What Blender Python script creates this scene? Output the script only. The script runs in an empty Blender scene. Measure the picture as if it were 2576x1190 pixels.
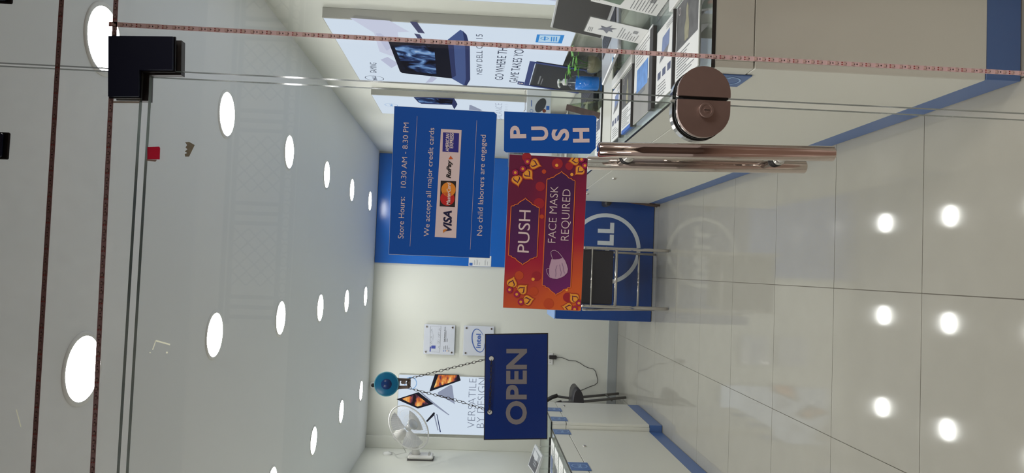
import bpy, bmesh, math, random
from mathutils import Vector, Matrix
random.seed(7)
S = bpy.context.scene
COL = S.collection

# ------------------------------------------------------------------ camera, world, lamps, exposure
FPX, YAW, PITCH, ROLL = 1860.0, 0.0430348, -0.0434922, -0.0407137     # focal length in px of the 2576 px side
CAM = Vector((0, 0, 1.45))
_cy, _sy = math.cos(YAW), math.sin(YAW)
FWD = Vector((_sy*math.cos(PITCH), _cy*math.cos(PITCH), math.sin(PITCH)))
_r0 = Vector((_cy, -_sy, 0)); _d0 = FWD.cross(_r0)
RIGHT = math.cos(ROLL)*_r0 + math.sin(ROLL)*_d0
DOWN = FWD.cross(RIGHT)
cam = bpy.data.cameras.new('camera'); cam_ob = bpy.data.objects.new('camera', cam); COL.objects.link(cam_ob)
cam.sensor_fit = 'HORIZONTAL'; cam.sensor_width = 36.0; cam.lens = FPX*36.0/2576.0
cam.clip_start = 0.02; cam.clip_end = 100
# the phone was held sideways: picture-right is the scene's "down", picture-up is the scene's "right"
_cx, _cyv, _cz = DOWN, RIGHT, -FWD
cam_ob.matrix_world = Matrix(((_cx.x, _cyv.x, _cz.x, CAM.x), (_cx.y, _cyv.y, _cz.y, CAM.y), (_cx.z, _cyv.z, _cz.z, CAM.z), (0, 0, 0, 1)))
S.camera = cam_ob

S.view_settings.view_transform = 'Standard'; S.view_settings.look = 'None'
S.view_settings.gamma = 1.0; S.view_settings.use_curve_mapping = False
S.view_settings.exposure = 0.0
DOWNLIGHT = 62.0       # shop downlight diffusers
CORRIDOR = 0.30        # ambient light of the mall corridor
BACKLIT = 0.95         # light boxes

W = bpy.data.worlds.new('mall'); S.world = W; W.use_nodes = True
W.node_tree.nodes['Background'].inputs[0].default_value = (1.0, 0.86, 0.80, 1)
W.node_tree.nodes['Background'].inputs[1].default_value = CORRIDOR
for sx in (-1, 1):
    L = bpy.data.lights.new('corridor_lamp', 'AREA'); L.shape = 'RECTANGLE'; L.size = 1.2; L.size_y = 1.2
    L.energy = 62; L.color = (1.0, 0.90, 0.84)
    lo = bpy.data.objects.new('corridor_lamp', L); COL.objects.link(lo)
    lo.location = (sx*2.3, -0.35, 3.6)
    lo.rotation_euler = (Vector((0.1*sx, 1.45, 0.9))-lo.location).to_track_quat('-Z', 'Y').to_euler()

for sx in (-5.6, 5.8):  # added fill out of view, brightens the gallery wall behind the mirrored railing
    L = bpy.data.lights.new('gallery_fill', 'AREA'); L.shape = 'RECTANGLE'; L.size = 1.0; L.size_y = 1.0; L.energy = 120; L.color = (1.0, 0.95, 0.9)
    lo = bpy.data.objects.new('gallery_fill', L); COL.objects.link(lo); lo.location = (sx, -5.0, 4.9)
    lo.rotation_euler = (Vector((sx*0.3, -7.0, 4.0))-lo.location).to_track_quat('-Z', 'Y').to_euler()
# ------------------------------------------------------------------ helpers
def ray(x, y):
    return RIGHT*(595.0-y) + DOWN*(x-1288.0) + FWD*FPX
def at(x, y, X=None, Y=None, Z=None):
    d = ray(x, y)
    s = X/d.x if X is not None else Y/d.y if Y is not None else (Z-CAM.z)/d.z
    return CAM + d*s

def srgb(r, g, b):
    def f(c):
        c /= 255.0
        return c/12.92 if c <= 0.04045 else ((c+0.055)/1.055)**2.4
    return (f(r), f(g), f(b), 1)

MATS = {}
def mat(name, rgb, rough=0.5, metal=0.0, var=0.05, scale=8.0, bump=0.0, spec=0.5, coat=0.0, trans=0.0, ior=1.45, alpha=1.0):
    if name in MATS: return MATS[name]
    m = bpy.data.materials.new(name); m.use_nodes = True; MATS[name] = m
    nt = m.node_tree; p = nt.nodes['Principled BSDF']
    c = srgb(*rgb)
    p.inputs['Roughness'].default_value = rough; p.inputs['Metallic'].default_value = metal
    p.inputs['Specular IOR Level'].default_value = spec; p.inputs['Coat Weight'].default_value = coat
    p.inputs['Transmission Weight'].default_value = trans; p.inputs['IOR'].default_value = ior
    p.inputs['Alpha'].default_value = alpha
    tc = nt.nodes.new('ShaderNodeTexCoord'); nz = nt.nodes.new('ShaderNodeTexNoise')
    nz.inputs['Scale'].default_value = scale; nz.inputs['Detail'].default_value = 3
    nt.links.new(tc.outputs['Object'], nz.inputs['Vector'])
    mx = nt.nodes.new('ShaderNodeMix'); mx.data_type = 'RGBA'
    mx.inputs[6].default_value = tuple(v*(1-var) for v in c[:3])+(1,)
    mx.inputs[7].default_value = tuple(min(1, v*(1+var)) for v in c[:3])+(1,)
    nt.links.new(nz.outputs['Fac'], mx.inputs[0]); nt.links.new(mx.outputs[2], p.inputs['Base Color'])
    if bump:
        b = nt.nodes.new('ShaderNodeBump'); b.inputs['Strength'].default_value = bump; b.inputs['Distance'].default_value = 0.002
        nt.links.new(nz.outputs['Fac'], b.inputs['Height']); nt.links.new(b.outputs[0], p.inputs['Normal'])
    return m
def emat(name, rgb, strength):
    if name in MATS: return MATS[name]
    m = bpy.data.materials.new(name); m.use_nodes = True; MATS[name] = m
    nt = m.node_tree; nt.nodes.clear()
    e = nt.nodes.new('ShaderNodeEmission'); o = nt.nodes.new('ShaderNodeOutputMaterial')
    e.inputs[0].default_value = srgb(*rgb); e.inputs[1].default_value = strength
    nt.links.new(e.outputs[0], o.inputs[0])
    return m
def glass(name, tint, f0=0.04, dust=0.0):
    if name in MATS: return MATS[name]
    m = bpy.data.materials.new(name); m.use_nodes = True; MATS[name] = m
    nt = m.node_tree; nt.nodes.clear(); N = nt.nodes.new; K = nt.links.new
    o = N('ShaderNodeOutputMaterial'); t = N('ShaderNodeBsdfTransparent'); g = N('ShaderNodeBsdfGlossy')
    t.inputs[0].default_value = tint+(1,); g.inputs['Roughness'].default_value = 0.0
    lw = N('ShaderNodeLayerWeight'); lw.inputs[0].default_value = 0.5
    pw = N('ShaderNodeMath'); pw.operation = 'POWER'; pw.inputs[1].default_value = 5.0
    ma = N('ShaderNodeMath'); ma.operation = 'MULTIPLY_ADD'; ma.inputs[1].default_value = 1-f0; ma.inputs[2].default_value = f0
    mx = N('ShaderNodeMixShader')
    K(lw.outputs['Facing'], pw.inputs[0]); K(pw.outputs[0], ma.inputs[0]); K(ma.outputs[0], mx.inputs[0])
    K(t.outputs[0], mx.inputs[1]); K(g.outputs[0], mx.inputs[2])
    last = mx
    if dust:
        df = N('ShaderNodeBsdfDiffuse'); df.inputs[0].default_value = (0.75, 0.75, 0.73, 1)
        tr = N('ShaderNodeBsdfTranslucent'); tr.inputs[0].default_value = (0.75, 0.75, 0.73, 1)
        ad = N('ShaderNodeMixShader'); ad.inputs[0].default_value = 0.5
        K(df.outputs[0], ad.inputs[1]); K(tr.outputs[0], ad.inputs[2])
        tc = N('ShaderNodeTexCoord'); nz = N('ShaderNodeTexNoise'); nz.inputs['Scale'].default_value = 6; nz.inputs['Detail'].default_value = 8
        mp = N('ShaderNodeMapRange'); mp.inputs['From Min'].default_value = 0.4; mp.inputs['From Max'].default_value = 0.75
        mp.inputs['To Min'].default_value = dust*0.3; mp.inputs['To Max'].default_value = dust
        K(tc.outputs['Object'], nz.inputs['Vector']); K(nz.outputs['Fac'], mp.inputs['Value'])
        m2 = N('ShaderNodeMixShader'); K(mp.outputs[0], m2.inputs[0]); K(mx.outputs[0], m2.inputs[1]); K(ad.outputs[0], m2.inputs[2])
        last = m2
    K(last.outputs[0], o.inputs[0])
    return m

def film(name, rgb):
    if name in MATS: return MATS[name]
    m = bpy.data.materials.new(name); m.use_nodes = True; MATS[name] = m
    nt = m.node_tree; nt.nodes.clear(); N = nt.nodes.new; K = nt.links.new
    d = N('ShaderNodeBsdfDiffuse'); t = N('ShaderNodeBsdfTranslucent'); x = N('ShaderNodeMixShader'); o = N('ShaderNodeOutputMaterial')
    nz = N('ShaderNodeTexNoise'); nz.inputs['Scale'].default_value = 300; cr = N('ShaderNodeValToRGB'); c = srgb(*rgb)
    cr.color_ramp.elements[0].color = tuple(v*0.85 for v in c[:3])+(1,); cr.color_ramp.elements[1].color = c
    K(nz.outputs['Fac'], cr.inputs[0]); K(cr.outputs[0], d.inputs[0]); K(cr.outputs[0], t.inputs[0])
    K(d.outputs[0], x.inputs[1]); K(t.outputs[0], x.inputs[2]); K(x.outputs[0], o.inputs[0])
    return m

class Fr:
    """a plane in the scene: origin o, reading-right r, up u, n faces the reader"""
    def __init__(s, o, r, u):
        s.o = Vector(o); s.r = Vector(r).normalized(); s.u = Vector(u).normalized(); s.n = s.r.cross(s.u)
    def p(s, a, b, d=0.0): return s.o + s.r*a + s.u*b + s.n*d
    def px(s, x, y):
        d = ray(x, y); t = (s.o-CAM).dot(s.n)/d.dot(s.n); q = CAM + d*t - s.o
        return (q.dot(s.r), q.dot(s.u))

_font_cache = {}
def font_mesh(txt, bold=0.0, shear=0.0, spacing=1.0):
    k = (txt, bold, shear, spacing)
    if k in _font_cache: return _font_cache[k]
    c = bpy.data.curves.new('t', 'FONT'); c.body = txt; c.size = 1.0; c.offset = bold; c.shear = shear
    c.space_character = spacing; c.resolution_u = 4; c.fill_mode = 'FRONT'; c.dimensions = '2D'
    o = bpy.data.objects.new('t', c); COL.objects.link(o)
    me = bpy.data.meshes.new_from_object(o.evaluated_get(bpy.context.evaluated_depsgraph_get()))
    v = [(p.co.x, p.co.y) for p in me.vertices]; f = [tuple(q.vertices) for q in me.polygons]
    bpy.data.meshes.remove(me); bpy.data.objects.remove(o); bpy.data.curves.remove(c)
    _font_cache[k] = (v, f); return v, f
def cap_height(bold):
    v, f = font_mesh('H', bold); return max(p[1] for p in v), min(p[1] for p in v)

class MB:
    def __init__(s): s.v = []; s.f = []; s.sm = []; s.mi = []
    def add(s, vs, fs, smooth=False, mi=0):
        b = len(s.v); s.v += [Vector(p) for p in vs]
        for f in fs: s.f.append(tuple(i+b for i in f)); s.sm.append(smooth); s.mi.append(mi)
        return s
    def box(s, x0, x1, y0, y1, z0, z1, b=0.0, mi=0):
        return s.fbox(Fr((0, 0, 0), (1, 0, 0), (0, 0, 1)), x0, x1, z0, z1, -y1, -y0, b, mi)
    def fbox(s, fr, a0, a1, b0, b1, d0, d1, bev=0.0, mi=0):
        a0, a1 = sorted((a0, a1)); b0, b1 = sorted((b0, b1)); d0, d1 = sorted((d0, d1))
        bev = min(bev, 0.45*min(a1-a0, b1-b0, d1-d0))
        if bev <= 0:
            c = [fr.p(a, b, d) for d in (d0, d1) for b in (b0, b1) for a in (a0, a1)]
            return s.add(c, [(0, 2, 3, 1), (4, 5, 7, 6), (0, 1, 5, 4), (2, 6, 7, 3), (0, 4, 6, 2), (1, 3, 7, 5)], mi=mi)
        lo = (a0, b0, d0); hi = (a1, b1, d1); vs = []; idx = {}
        for i in (0, 1):
            for j in (0, 1):
                for k in (0, 1):
                    e = (i, j, k); base = [hi[q] if e[q] else lo[q] for q in range(3)]
                    for ax in range(3):
                        q = [base[w] if w == ax else base[w]+(-bev if e[w] else bev) for w in range(3)]
                        idx[(e, ax)] = len(vs); vs.append(fr.p(*q))
        fs = []
        cor = [(i, j, k) for i in (0, 1) for j in (0, 1) for k in (0, 1)]
        for ax in range(3):
            o1, o2 = [q for q in range(3) if q != ax]
            for sd in (0, 1):
                loop = []
                for (p1, p2) in ((0, 0), (1, 0), (1, 1), (0, 1)):
                    e = [0, 0, 0]; e[ax] = sd; e[o1] = p1; e[o2] = p2; loop.append(idx[(tuple(e), ax)])
                fs.append(tuple(loop))
            for p1 in (0, 1):
                for p2 in (0, 1):
                    e0 = [0, 0, 0]; e0[o1] = p1; e0[o2] = p2; e1 = list(e0); e1[ax] = 1
                    fs.append((idx[(tuple(e0), o1)], idx[(tuple(e1), o1)], idx[(tuple(e1), o2)], idx[(tuple(e0), o2)]))
        for e in cor: fs.append(tuple(idx[(e, ax)] for ax in range(3)))
        return s.add(vs, fs, mi=mi)
    def poly(s, fr, pts, d=0.0, mi=0):
        return s.add([fr.p(a, b, d) for a, b in pts], [tuple(range(len(pts)))], mi=mi)
    def prism(s, fr, pts, d0, d1, mi=0, smooth=False):
        n = len(pts)
        vs = [fr.p(a, b, d0) for a, b in pts]+[fr.p(a, b, d1) for a, b in pts]
        s.add(vs, [tuple(range(n-1, -1, -1)), tuple(range(n, 2*n))], mi=mi)
        b = len(s.v)-2*n
        for i in range(n):
            j = (i+1) % n; s.f.append((b+i, b+j, b+n+j, b+n+i)); s.sm.append(smooth); s.mi.append(mi)
        return s
    def strip(s, fr, pts, w, d, closed=False, mi=0):
        """a flat line of width w printed along pts"""
        n = len(pts); V = [Vector(p) for p in pts]; out = []
        for i in range(n):
            a = V[(i-1) % n] if (closed or i) else V[i]; c = V[(i+1) % n] if (closed or i < n-1) else V[i]
            t = (c-a); t = t.normalized() if t.length else Vector((1, 0)); q = Vector((-t.y, t.x))*w/2
            out += [fr.p(*(V[i]+q), d), fr.p(*(V[i]-q), d)]
        fs = [(2*i, 2*i+1, 2*((i+1) % n)+1, 2*((i+1) % n)) for i in range(n if closed else n-1)]
        return s.add(out, fs, mi=mi)
    def disc(s, fr, a, b, r, d, seg=24, ry=None, mi=0):
        ry = ry or r
        return s.poly(fr, [(a+r*math.cos(6.28318*i/seg), b+ry*math.sin(6.28318*i/seg)) for i in range(seg)], d, mi)
    def ring(s, fr, a, b, r0, r1, d, seg=36, a0=0.0, a1=360.0, ky=1.0, mi=0):
        vs = []; fs = []
        for i in range(seg+1):
            t = math.radians(a0+(a1-a0)*i/seg)
            for r in (r0, r1): vs.append(fr.p(a+r*math.cos(t), b+r*ky*math.sin(t), d))
        for i in range(seg): fs.append((2*i, 2*i+1, 2*i+3, 2*i+2))
        return s.add(vs, fs, mi=mi)
    def tube(s, path, r, seg=8, cap=True, closed=False, mi=0):
        P = [Vector(p) for p in path]; n = len(P); vs = []; fs = []
        rr = r if hasattr(r, '__len__') else [r]*n
        up = None
        for i in range(n):
            a = P[(i-1) % n] if (closed or i) else P[i]; c = P[(i+1) % n] if (closed or i < n-1) else P[i]
            t = (c-a).normalized()
            if up is None:
                up = Vector((0, 0, 1)) if abs(t.z) < 0.9 else Vector((1, 0, 0))
            x = t.cross(up); x = x.normalized() if x.length > 1e-6 else t.orthogonal().normalized()
            up = x.cross(t)
            for k in range(seg):
                q = 2*math.pi*k/seg; vs.append(P[i]+(x*math.cos(q)+up*math.sin(q))*rr[i])
        for i in range(n if closed else n-1):
            j = (i+1) % n
            for k in range(seg):
                l = (k+1) % seg; fs.append((i*seg+k, i*seg+l, j*seg+l, j*seg+k))
        s.add(vs, fs, smooth=True, mi=mi)
        if cap and not closed:
            b = len(s.v)-n*seg
            for ring_ in (list(range(seg-1, -1, -1)), [(n-1)*seg+k for k in range(seg)]):
                s.f.append(tuple(b+q for q in ring_)); s.sm.append(False); s.mi.append(mi)
        return s
    def lathe(s, o, ax, prof, seg=24, smooth=True, mi=0):
        o = Vector(o); ax = Vector(ax).normalized(); x = ax.orthogonal().normalized(); y = ax.cross(x); vs = []; fs = []
        for r, h in prof:
            for k in range(seg):
                q = 2*math.pi*k/seg; vs.append(o+ax*h+(x*math.cos(q)+y*math.sin(q))*max(r, 1e-5))
        for i in range(len(prof)-1):
            for k in range(seg):
                l = (k+1) % seg; fs.append((i*seg+k, i*seg+l, (i+1)*seg+l, (i+1)*seg+k))
        return s.add(vs, fs, smooth=smooth, mi=mi)
    def cyl(s, p0, p1, r, seg=16, mi=0, bev=0.0):
        p0 = Vector(p0); p1 = Vector(p1); h = (p1-p0).length
        pr = [(0, 0), (r-bev, 0), (r, bev), (r, h-bev), (r-bev, h), (0, h)] if bev else [(0, 0), (r, 0), (r, h), (0, h)]
        b = len(s.f); s.lathe(p0, p1-p0, pr, seg, True, mi)
        ns = len(pr)-1
        for k in range(b, len(s.f)):
            row = (k-b)//seg
            if row in (0, ns-1): s.sm[k] = False
        return s
    def text(s, fr, txt, q0, q1, cap, d=0.0003, bold=0.0, shear=0.0, spacing=1.0, mi=0):
        """text whose baseline runs from q0 to q1 (plane coordinates), capitals cap tall"""
        v, f = font_mesh(txt, bold, shear, spacing)
        x0 = min(p[0] for p in v); x1 = max(p[0] for p in v); ch, cb = cap_height(bold)
        q0 = Vector(q0); q1 = Vector(q1); t = q1-q0; L = t.length; t = t/L; up = Vector((-t.y, t.x))
        sx = L/(x1-x0); sy = cap/(ch-cb)
        vs = []
        for a, b in v:
            q = q0+t*(a-x0)*sx+up*(b-cb)*sy; vs.append(fr.p(q.x, q.y, d))
        return s.add(vs, f, mi=mi)
    def ptext(s, fr, txt, p0, p1, capx, **k):
        """same, with the baseline's ends and the cap height measured in photograph pixels"""
        a = fr.px(*p0); b = fr.px(*p1); c = fr.px(p0[0]-capx, p0[1])
        return s.text(fr, txt, a, b, (Vector(c)-Vector(a)).length, **k)
    def build(s, name, m, parent=None, local=False, bevel=None):
        org = Vector((0, 0, 0))
        if parent is not None and not local:
            q = parent
            while q is not None: org += q.location; q = q.parent
        me = bpy.data.meshes.new(name); me.from_pydata([v-org for v in s.v], [], s.f)
        ml = m if isinstance(m, (list, tuple)) else [m]
        for q in ml: me.materials.append(q)
        for i, pl in enumerate(me.polygons): pl.use_smooth = s.sm[i]; pl.material_index = s.mi[i]
        bm = bmesh.new(); bm.from_mesh(me); bmesh.ops.recalc_face_normals(bm, faces=bm.faces); bm.to_mesh(me); bm.free()
        me.update()
        o = bpy.data.objects.new(name, me); COL.objects.link(o)
        if parent is not None: o.parent = parent
        return o

def tag(o, label=None, cat=None, group=None, kind=None):
    if label: o['label'] = label
    if cat: o['category'] = cat
    if group: o['group'] = group
    if kind: o['kind'] = kind
    return o
def thing(name, label, cat, loc=(0, 0, 0), group=None):
    o = bpy.data.objects.new(name, None); COL.objects.link(o); o.location = loc; o.empty_display_size = 0.05
    return tag(o, label, cat, group)
def struct(o): o['kind'] = 'structure'; return o
def copy_tree(o, parent=None):
    c = o.copy(); COL.objects.link(c)
    if parent is not None: c.parent = parent
    for ch in list(o.children): copy_tree(ch, c)
    return c

# ------------------------------------------------------------------ materials
M_wall = mat('wall_paint', (216, 217, 208), 0.55, var=0.03, scale=2, bump=0.05)
M_ceil = mat('ceiling_paint', (228, 230, 231), 0.6, var=0.02, scale=1.5, bump=0.04)
M_tile = mat('floor_tile', (158, 156, 147), 0.06, var=0.06, scale=5, spec=0.3)
M_grout = mat('grout', (120, 116, 106), 0.9)
M_skirt = mat('skirting', (158, 163, 163), 0.4)
M_lam = mat('white_laminate', (214, 213, 203), 0.35, var=0.02, scale=3)
M_blue = mat('blue_laminate', (66, 104, 162), 0.35, var=0.05, scale=6)
M_panelblue = mat('blue_wall_panel', (0, 98, 190), 0.2, var=0.06, scale=1.5)
M_deskblue = mat('blue_desk_film', (6, 66, 140), 0.22, var=0.08, scale=4)
M_desktop = mat('blue_top_sheen', (120, 158, 214), 0.3)  # pale tone holds the white wall's reflection on the blue desk top
M_steel = mat('chrome', (205, 200, 196), 0.12, 1.0, var=0.04, scale=30)
M_polish = mat('polished_steel', (214, 200, 192), 0.06, 1.0, var=0.05, scale=40)
M_bronze = mat('brushed_bronze', (172, 154, 147), 0.5, 1.0, var=0.06, scale=60)
M_black = mat('black_plastic', (24, 24, 26), 0.45)
M_dark = mat('dark_grey_plastic', (58, 56, 56), 0.5)
M_navy = mat('navy_gloss', (20, 27, 50), 0.45, spec=0.2)
M_gasket = mat('black_gasket', (12, 12, 13), 0.6)
M_white = mat('white_plastic', (225, 225, 222), 0.4)
M_paper = mat('white_paper', (228, 228, 226), 0.6, var=0.02)
M_silver = mat('silver_plastic', (196, 197, 198), 0.3, 0.4)
M_grey = mat('grey_paint', (176, 176, 170), 0.5, var=0.02)
M_edge = mat('glass_edge', (84, 94, 90), 0.15, var=0.15, scale=20)
M_edgedark = mat('dark_glass_edge', (20, 26, 25), 0.2)
M_fanwhite = mat('fan_white', (226, 224, 220), 0.35)
G_front = glass('shopfront_glass', (0.975, 0.985, 0.98), 0.035, dust=0.012)
G_top = glass('counter_glass', (0.93, 0.97, 0.95), 0.04)
G_clear = glass('clear_acrylic', (0.95, 0.96, 0.95), 0.05)
I_navy = mat('ink_navy', (22, 24, 66), 0.6); I_black = mat('ink_black', (30, 30, 32), 0.6)
I_grey = mat('ink_grey', (120, 122, 126), 0.6); I_blue = mat('ink_blue', (40, 96, 180), 0.6)
I_lightblue = mat('ink_light_blue', (120, 178, 226), 0.6)

# ------------------------------------------------------------------ setting
FB = Fr((0, 7.55, 0), (1, 0, 0), (0, 0, 1))                 # back wall, facing the door
FRW = Fr((1.14, 7.55, 0), (0.0175, -1, 0), (0, 0, 1))       # right wall, read from the aisle
FG = Fr((0, 1.45, 0), (1, 0, 0), (0, 0, 1))                 # outer face of the shopfront glass
CEIL = 2.505
floor = struct(MB().box(-1.95, 1.4, 1.16, 7.7, -0.06, -0.004).build('floor', M_grout))
xs = [-1.83-0.6, -1.83, -1.23, -0.63, -0.03, 0.57, 1.17, 1.37]
ys = [1.16, 1.76]+[2.36+0.6*i for i in range(9)]+[7.56]
tile_me = MB().box(-0.5, 0.5, -0.5, 0.5, -0.008, 0.0).build('tile', M_tile).data
bpy.data.objects.remove(bpy.data.objects['tile'])
for i in range(1, len(xs)-1):
    for j in range(len(ys)-1):
        t = bpy.data.objects.new('tile', tile_me); COL.objects.link(t); t.parent = floor
        t.location = ((xs[i]+xs[i+1])/2, (ys[j]+ys[j+1])/2, random.uniform(-0.0004, 0))
        t.scale = (xs[i+1]-xs[i]-0.003, ys[j+1]-ys[j]-0.003, 1)
struct(MB().box(-6, 6, -6, 1.157, -0.1, 0.0).build('floor', mat('corridor_stone', (130, 109, 99), 0.3, var=0.1)))
struct(MB().box(-6, 6, -4.1, -4.0, 0, 3.0).build('wall_opposite', mat('mall_wall', (136, 120, 112), 0.5, var=0.15)))
struct(MB().box(-6, 6, -7.0, -3.85, 3.0, 3.13).build('floor', mat('gallery_slab', (120, 110, 104), 0.6)))
struct(MB().box(-6, 6, -7.1, -7.0, 3.0, 5.2).build('wall_opposite', mat('gallery_wall', (225, 220, 210), 0.6)))
struct(MB().box(-6, 6, -7.1, 1.4, 5.2, 5.3).build('ceiling', mat('mall_ceiling', (170, 162, 156), 0.6)))
struct(MB().box(-1.95, 1.35, 1.44, 7.7, CEIL, CEIL+0.1).build('ceiling', M_ceil))
struct(MB().box(-1.95, 1.3, 7.55, 7.7, 0, CEIL).build('wall_back', M_wall))
struct(MB().fbox(FRW, -0.1, 6.11, 0, CEIL, -0.1, 0).build('wall_right', M_wall))
struct(MB().box(-1.95, -1.84, 1.44, 7.6, 0, CEIL).build('wall_left', M_wall))
struct(MB().box(-6, 6, 1.40, 1.50, CEIL, 5.2).box(-6, -1.84, 1.4, 1.5, 0, CEIL).box(1.26, 6, 1.4, 1.5, 0, CEIL).build('wall_front', mat('facade', (170, 160, 150), 0.5)))
struct(MB().box(-1.84, 1.14, 7.538, 7.552, 0, 0.095, 0.002).build('baseboard_back', M_skirt))
struct(MB().box(-1.84, -1.72, 7.51, 7.552, 0.095, CEIL, 0.003).build('trim_1', M_wall))

G_transom = glass('transom_glass', (0.97, 0.98, 0.975), 0.035, dust=0.13)
struct(MB().box(-6, 6, 0.66, 1.40, 2.52, 2.62, 0.01).build('shade_trim', mat('shade_soffit', (120, 108, 102), 0.6)))  # unseen soffit added to shade the upper shopfront from the corridor lamps
def pane(name, x0, x1, z0, z1, g_m=None):
    g = struct(MB().box(x0, x1, 1.45, 1.462, z0, z1).build(name, [g_m or G_front, M_edge]))
    for p in g.data.polygons:
        if abs(p.normal.y) < 0.5: p.material_index = 1
    return g
side_glass = pane('window_1', 0.3575, 1.24, 0.004, 2.5)
pane('window_2', -1.82, 0.3515, 2.1185, 2.5, G_transom)
pane('window_3', -1.82, -0.575, 0.004, 2.112)
door = pane('door_1', -0.566, 0.344, 0.008, 2.1015)

# gallery railing across the mall (the faint lattice mirrored in the shop glass)
t = thing('gallery_railing', 'dark lattice gallery railing across the mall, faintly mirrored in the glass', 'railing', (1.5, -3.9, 3.13))
M_iron = mat('wrought_iron', (46, 42, 40), 0.5)
for z in (3.17, 3.27, 3.70, 3.76): MB().box(-0.6, 3.6, -3.915, -3.885, z-0.018, z+0.018).build('rail', M_iron, t)
x = -0.55; k = 0
while x < 3.5:
    if k % 2 == 0:
        for i in range(3): MB().box(x+0.09*i, x+0.09*i+0.035, -3.91, -3.89, 3.29, 3.68).build('baluster', M_iron, t)
        x += 0.30
    else:
        b = MB()
        for i in range(-3, 5):
            for sg_ in (1, -1):
                u0, u1 = x+0.13*i, x+0.13*i+0.39*1.0
                a0 = Vector((u0, -3.9, 3.29 if sg_ > 0 else 3.68)); a1 = Vector((u1, -3.9, 3.68 if sg_ > 0 else 3.29))
                f0 = max(0, (x-u0)/(u1-u0)); f1 = min(1, (x+0.52-u0)/(u1-u0))
                if f1 > f0: b.tube([a0+(a1-a0)*f0, a0+(a1-a0)*f1], 0.007, 5)
        tag(b.build('lattice_bar', M_iron, t), kind='stuff'); x += 0.55
    k += 1
b = MB()
for i in range(34): b.tube([Vector((-0.5+0.12*i+0.045*math.cos(q*0.524), -3.9, 3.22+0.032*math.sin(q*0.524))) for q in range(12)], 0.006, 5, closed=True)
tag(b.build('scroll', M_iron, t), kind='stuff')

# ------------------------------------------------------------------ downlights
def make_downlight():
    r = thing('downlight', 'x', 'light', (0, 0, 0))
    pr = [(0.088, -0.004), (0.096, -0.005), (0.101, -0.002), (0.101, 0.0)]
    MB().lathe((0, 0, 0), (0, 0, 1), pr, 40).build('trim_ring', M_white, r, local=True)
    MB().lathe((0, 0, 0), (0, 0, 1), [(0.0, -0.003), (0.088, -0.003)], 40).build('diffuser', emat('downlight_diffuser', (255, 253, 250), DOWNLIGHT), r, local=True)
    return r
order = ['first', 'second', 'third', 'fourth', 'fifth', 'sixth']
proto = make_downlight(); first = True
for side, x in (('right', 0.585), ('middle', -0.315), ('left', -1.20)):
    for k in range(6):
        o = proto if first else copy_tree(proto); first = False
        o.location = (x, 2.056+0.997*k, CEIL)
        tag(o, f'round glowing downlight, {order[k]} from the door in the {side} ceiling row', 'light', 'ceiling downlights')

# ------------------------------------------------------------------ door hardware
# handle pair with two through bolts
hd = thing('pull_handle', 'long polished steel tube handle pair clamped through the glass door', 'handle', (0.2365, 1.45, 1.0))
def grip(y, zt, zb, xt, xb):
    a = Vector((xt, y, zt)); b = Vector((xb, y, zb)); d = (b-a).normalized(); L = (b-a).length; r = 0.0148
    return MB().lathe(a, d, [(0, 0), (r-0.003, 0), (r, 0.003), (r, L-0.003), (r-0.003, L), (0, L)], 40)
g1 = grip(1.38, 1.234, 0.779, 0.230, 0.243).build('grip', M_polish, hd)
g2 = grip(1.533, 1.234, 0.766, 0.227, 0.2395).build('grip', M_polish, hd)
for zz, xx in ((1.164, 0.2300), (0.861, 0.238)):
    st = MB().cyl((xx, 1.385, zz), (xx, 1.527, zz), 0.0085, 20).build('standoff', M_steel, hd)
    MB().lathe((xx, 1.4502, zz), (0, -1, 0), [(0.0, 0), (0.0135, 0), (0.0135, 0.003), (0.011, 0.005), (0, 0.005)], 24).lathe((xx, 1.4618, zz), (0, 1, 0), [(0, 0), (0.0135, 0), (0.0135, 0.003), (0.011, 0.005), (0, 0.005)], 24).build('gasket', M_gasket, st)
    MB().lathe((xx, 1.444, zz), (0, -1, 0), [(0.0, 0), (0.0125, 0), (0.0125, 0.006), (0.0085, 0.012)], 24).build('flange', M_steel, st)
# lock: half-round case on the door, matching half on the side pane
def halfround(xc, sgn, straight, r, zc, seg=22):
    pts = [(xc, zc-r), (xc+sgn*straight, zc-r)]
    pts += [(xc+sgn*(straight+r*math.sin(math.pi*i/seg)), zc-r*math.cos(math.pi*i/seg)) for i in range(1, seg)]
    pts += [(xc+sgn*straight, zc+r), (xc, zc+r)]
    return pts
def lock_half(name, label, x0, sgn, straight, r):
    t = thing(name, label, 'lock', (x0, 1.45, 1.019))
    fr = FG
    MB().prism(fr, halfround(x0, sgn, straight, r, 1.019), 0.0008, 0.004).build('gasket', M_gasket, t)
    MB().fbox(fr, x0-0.003, x0, 1.019-r*0.93, 1.019+r*0.93, -0.0128, 0.018).build('bolt_seal', M_gasket, t) if sgn > 0 else None
    MB().prism(fr, halfround(x0, sgn, straight, r-0.001, 1.019), 0.004, 0.0135, smooth=True).build('case', M_steel, t)
    f = halfround(x0, sgn, straight, r-0.0008, 1.019)
    MB().prism(fr, f, 0.0135, 0.0225).build('cover', M_bronze, t)
    MB().prism(fr, halfround(x0, sgn, straight, r+0.001, 1.019), -0.034, -0.0128).build('inner_case', M_steel, t)
    return t
lk = lock_half('door_lock', 'brown half-round glass door lock with a round key cylinder', 0.3462, -1, 0.021, 0.0535)
lock_half('strike_box', 'brown half-round strike box on the fixed side pane, facing the lock', 0.3532, 1, 0.008, 0.0535)
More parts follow.
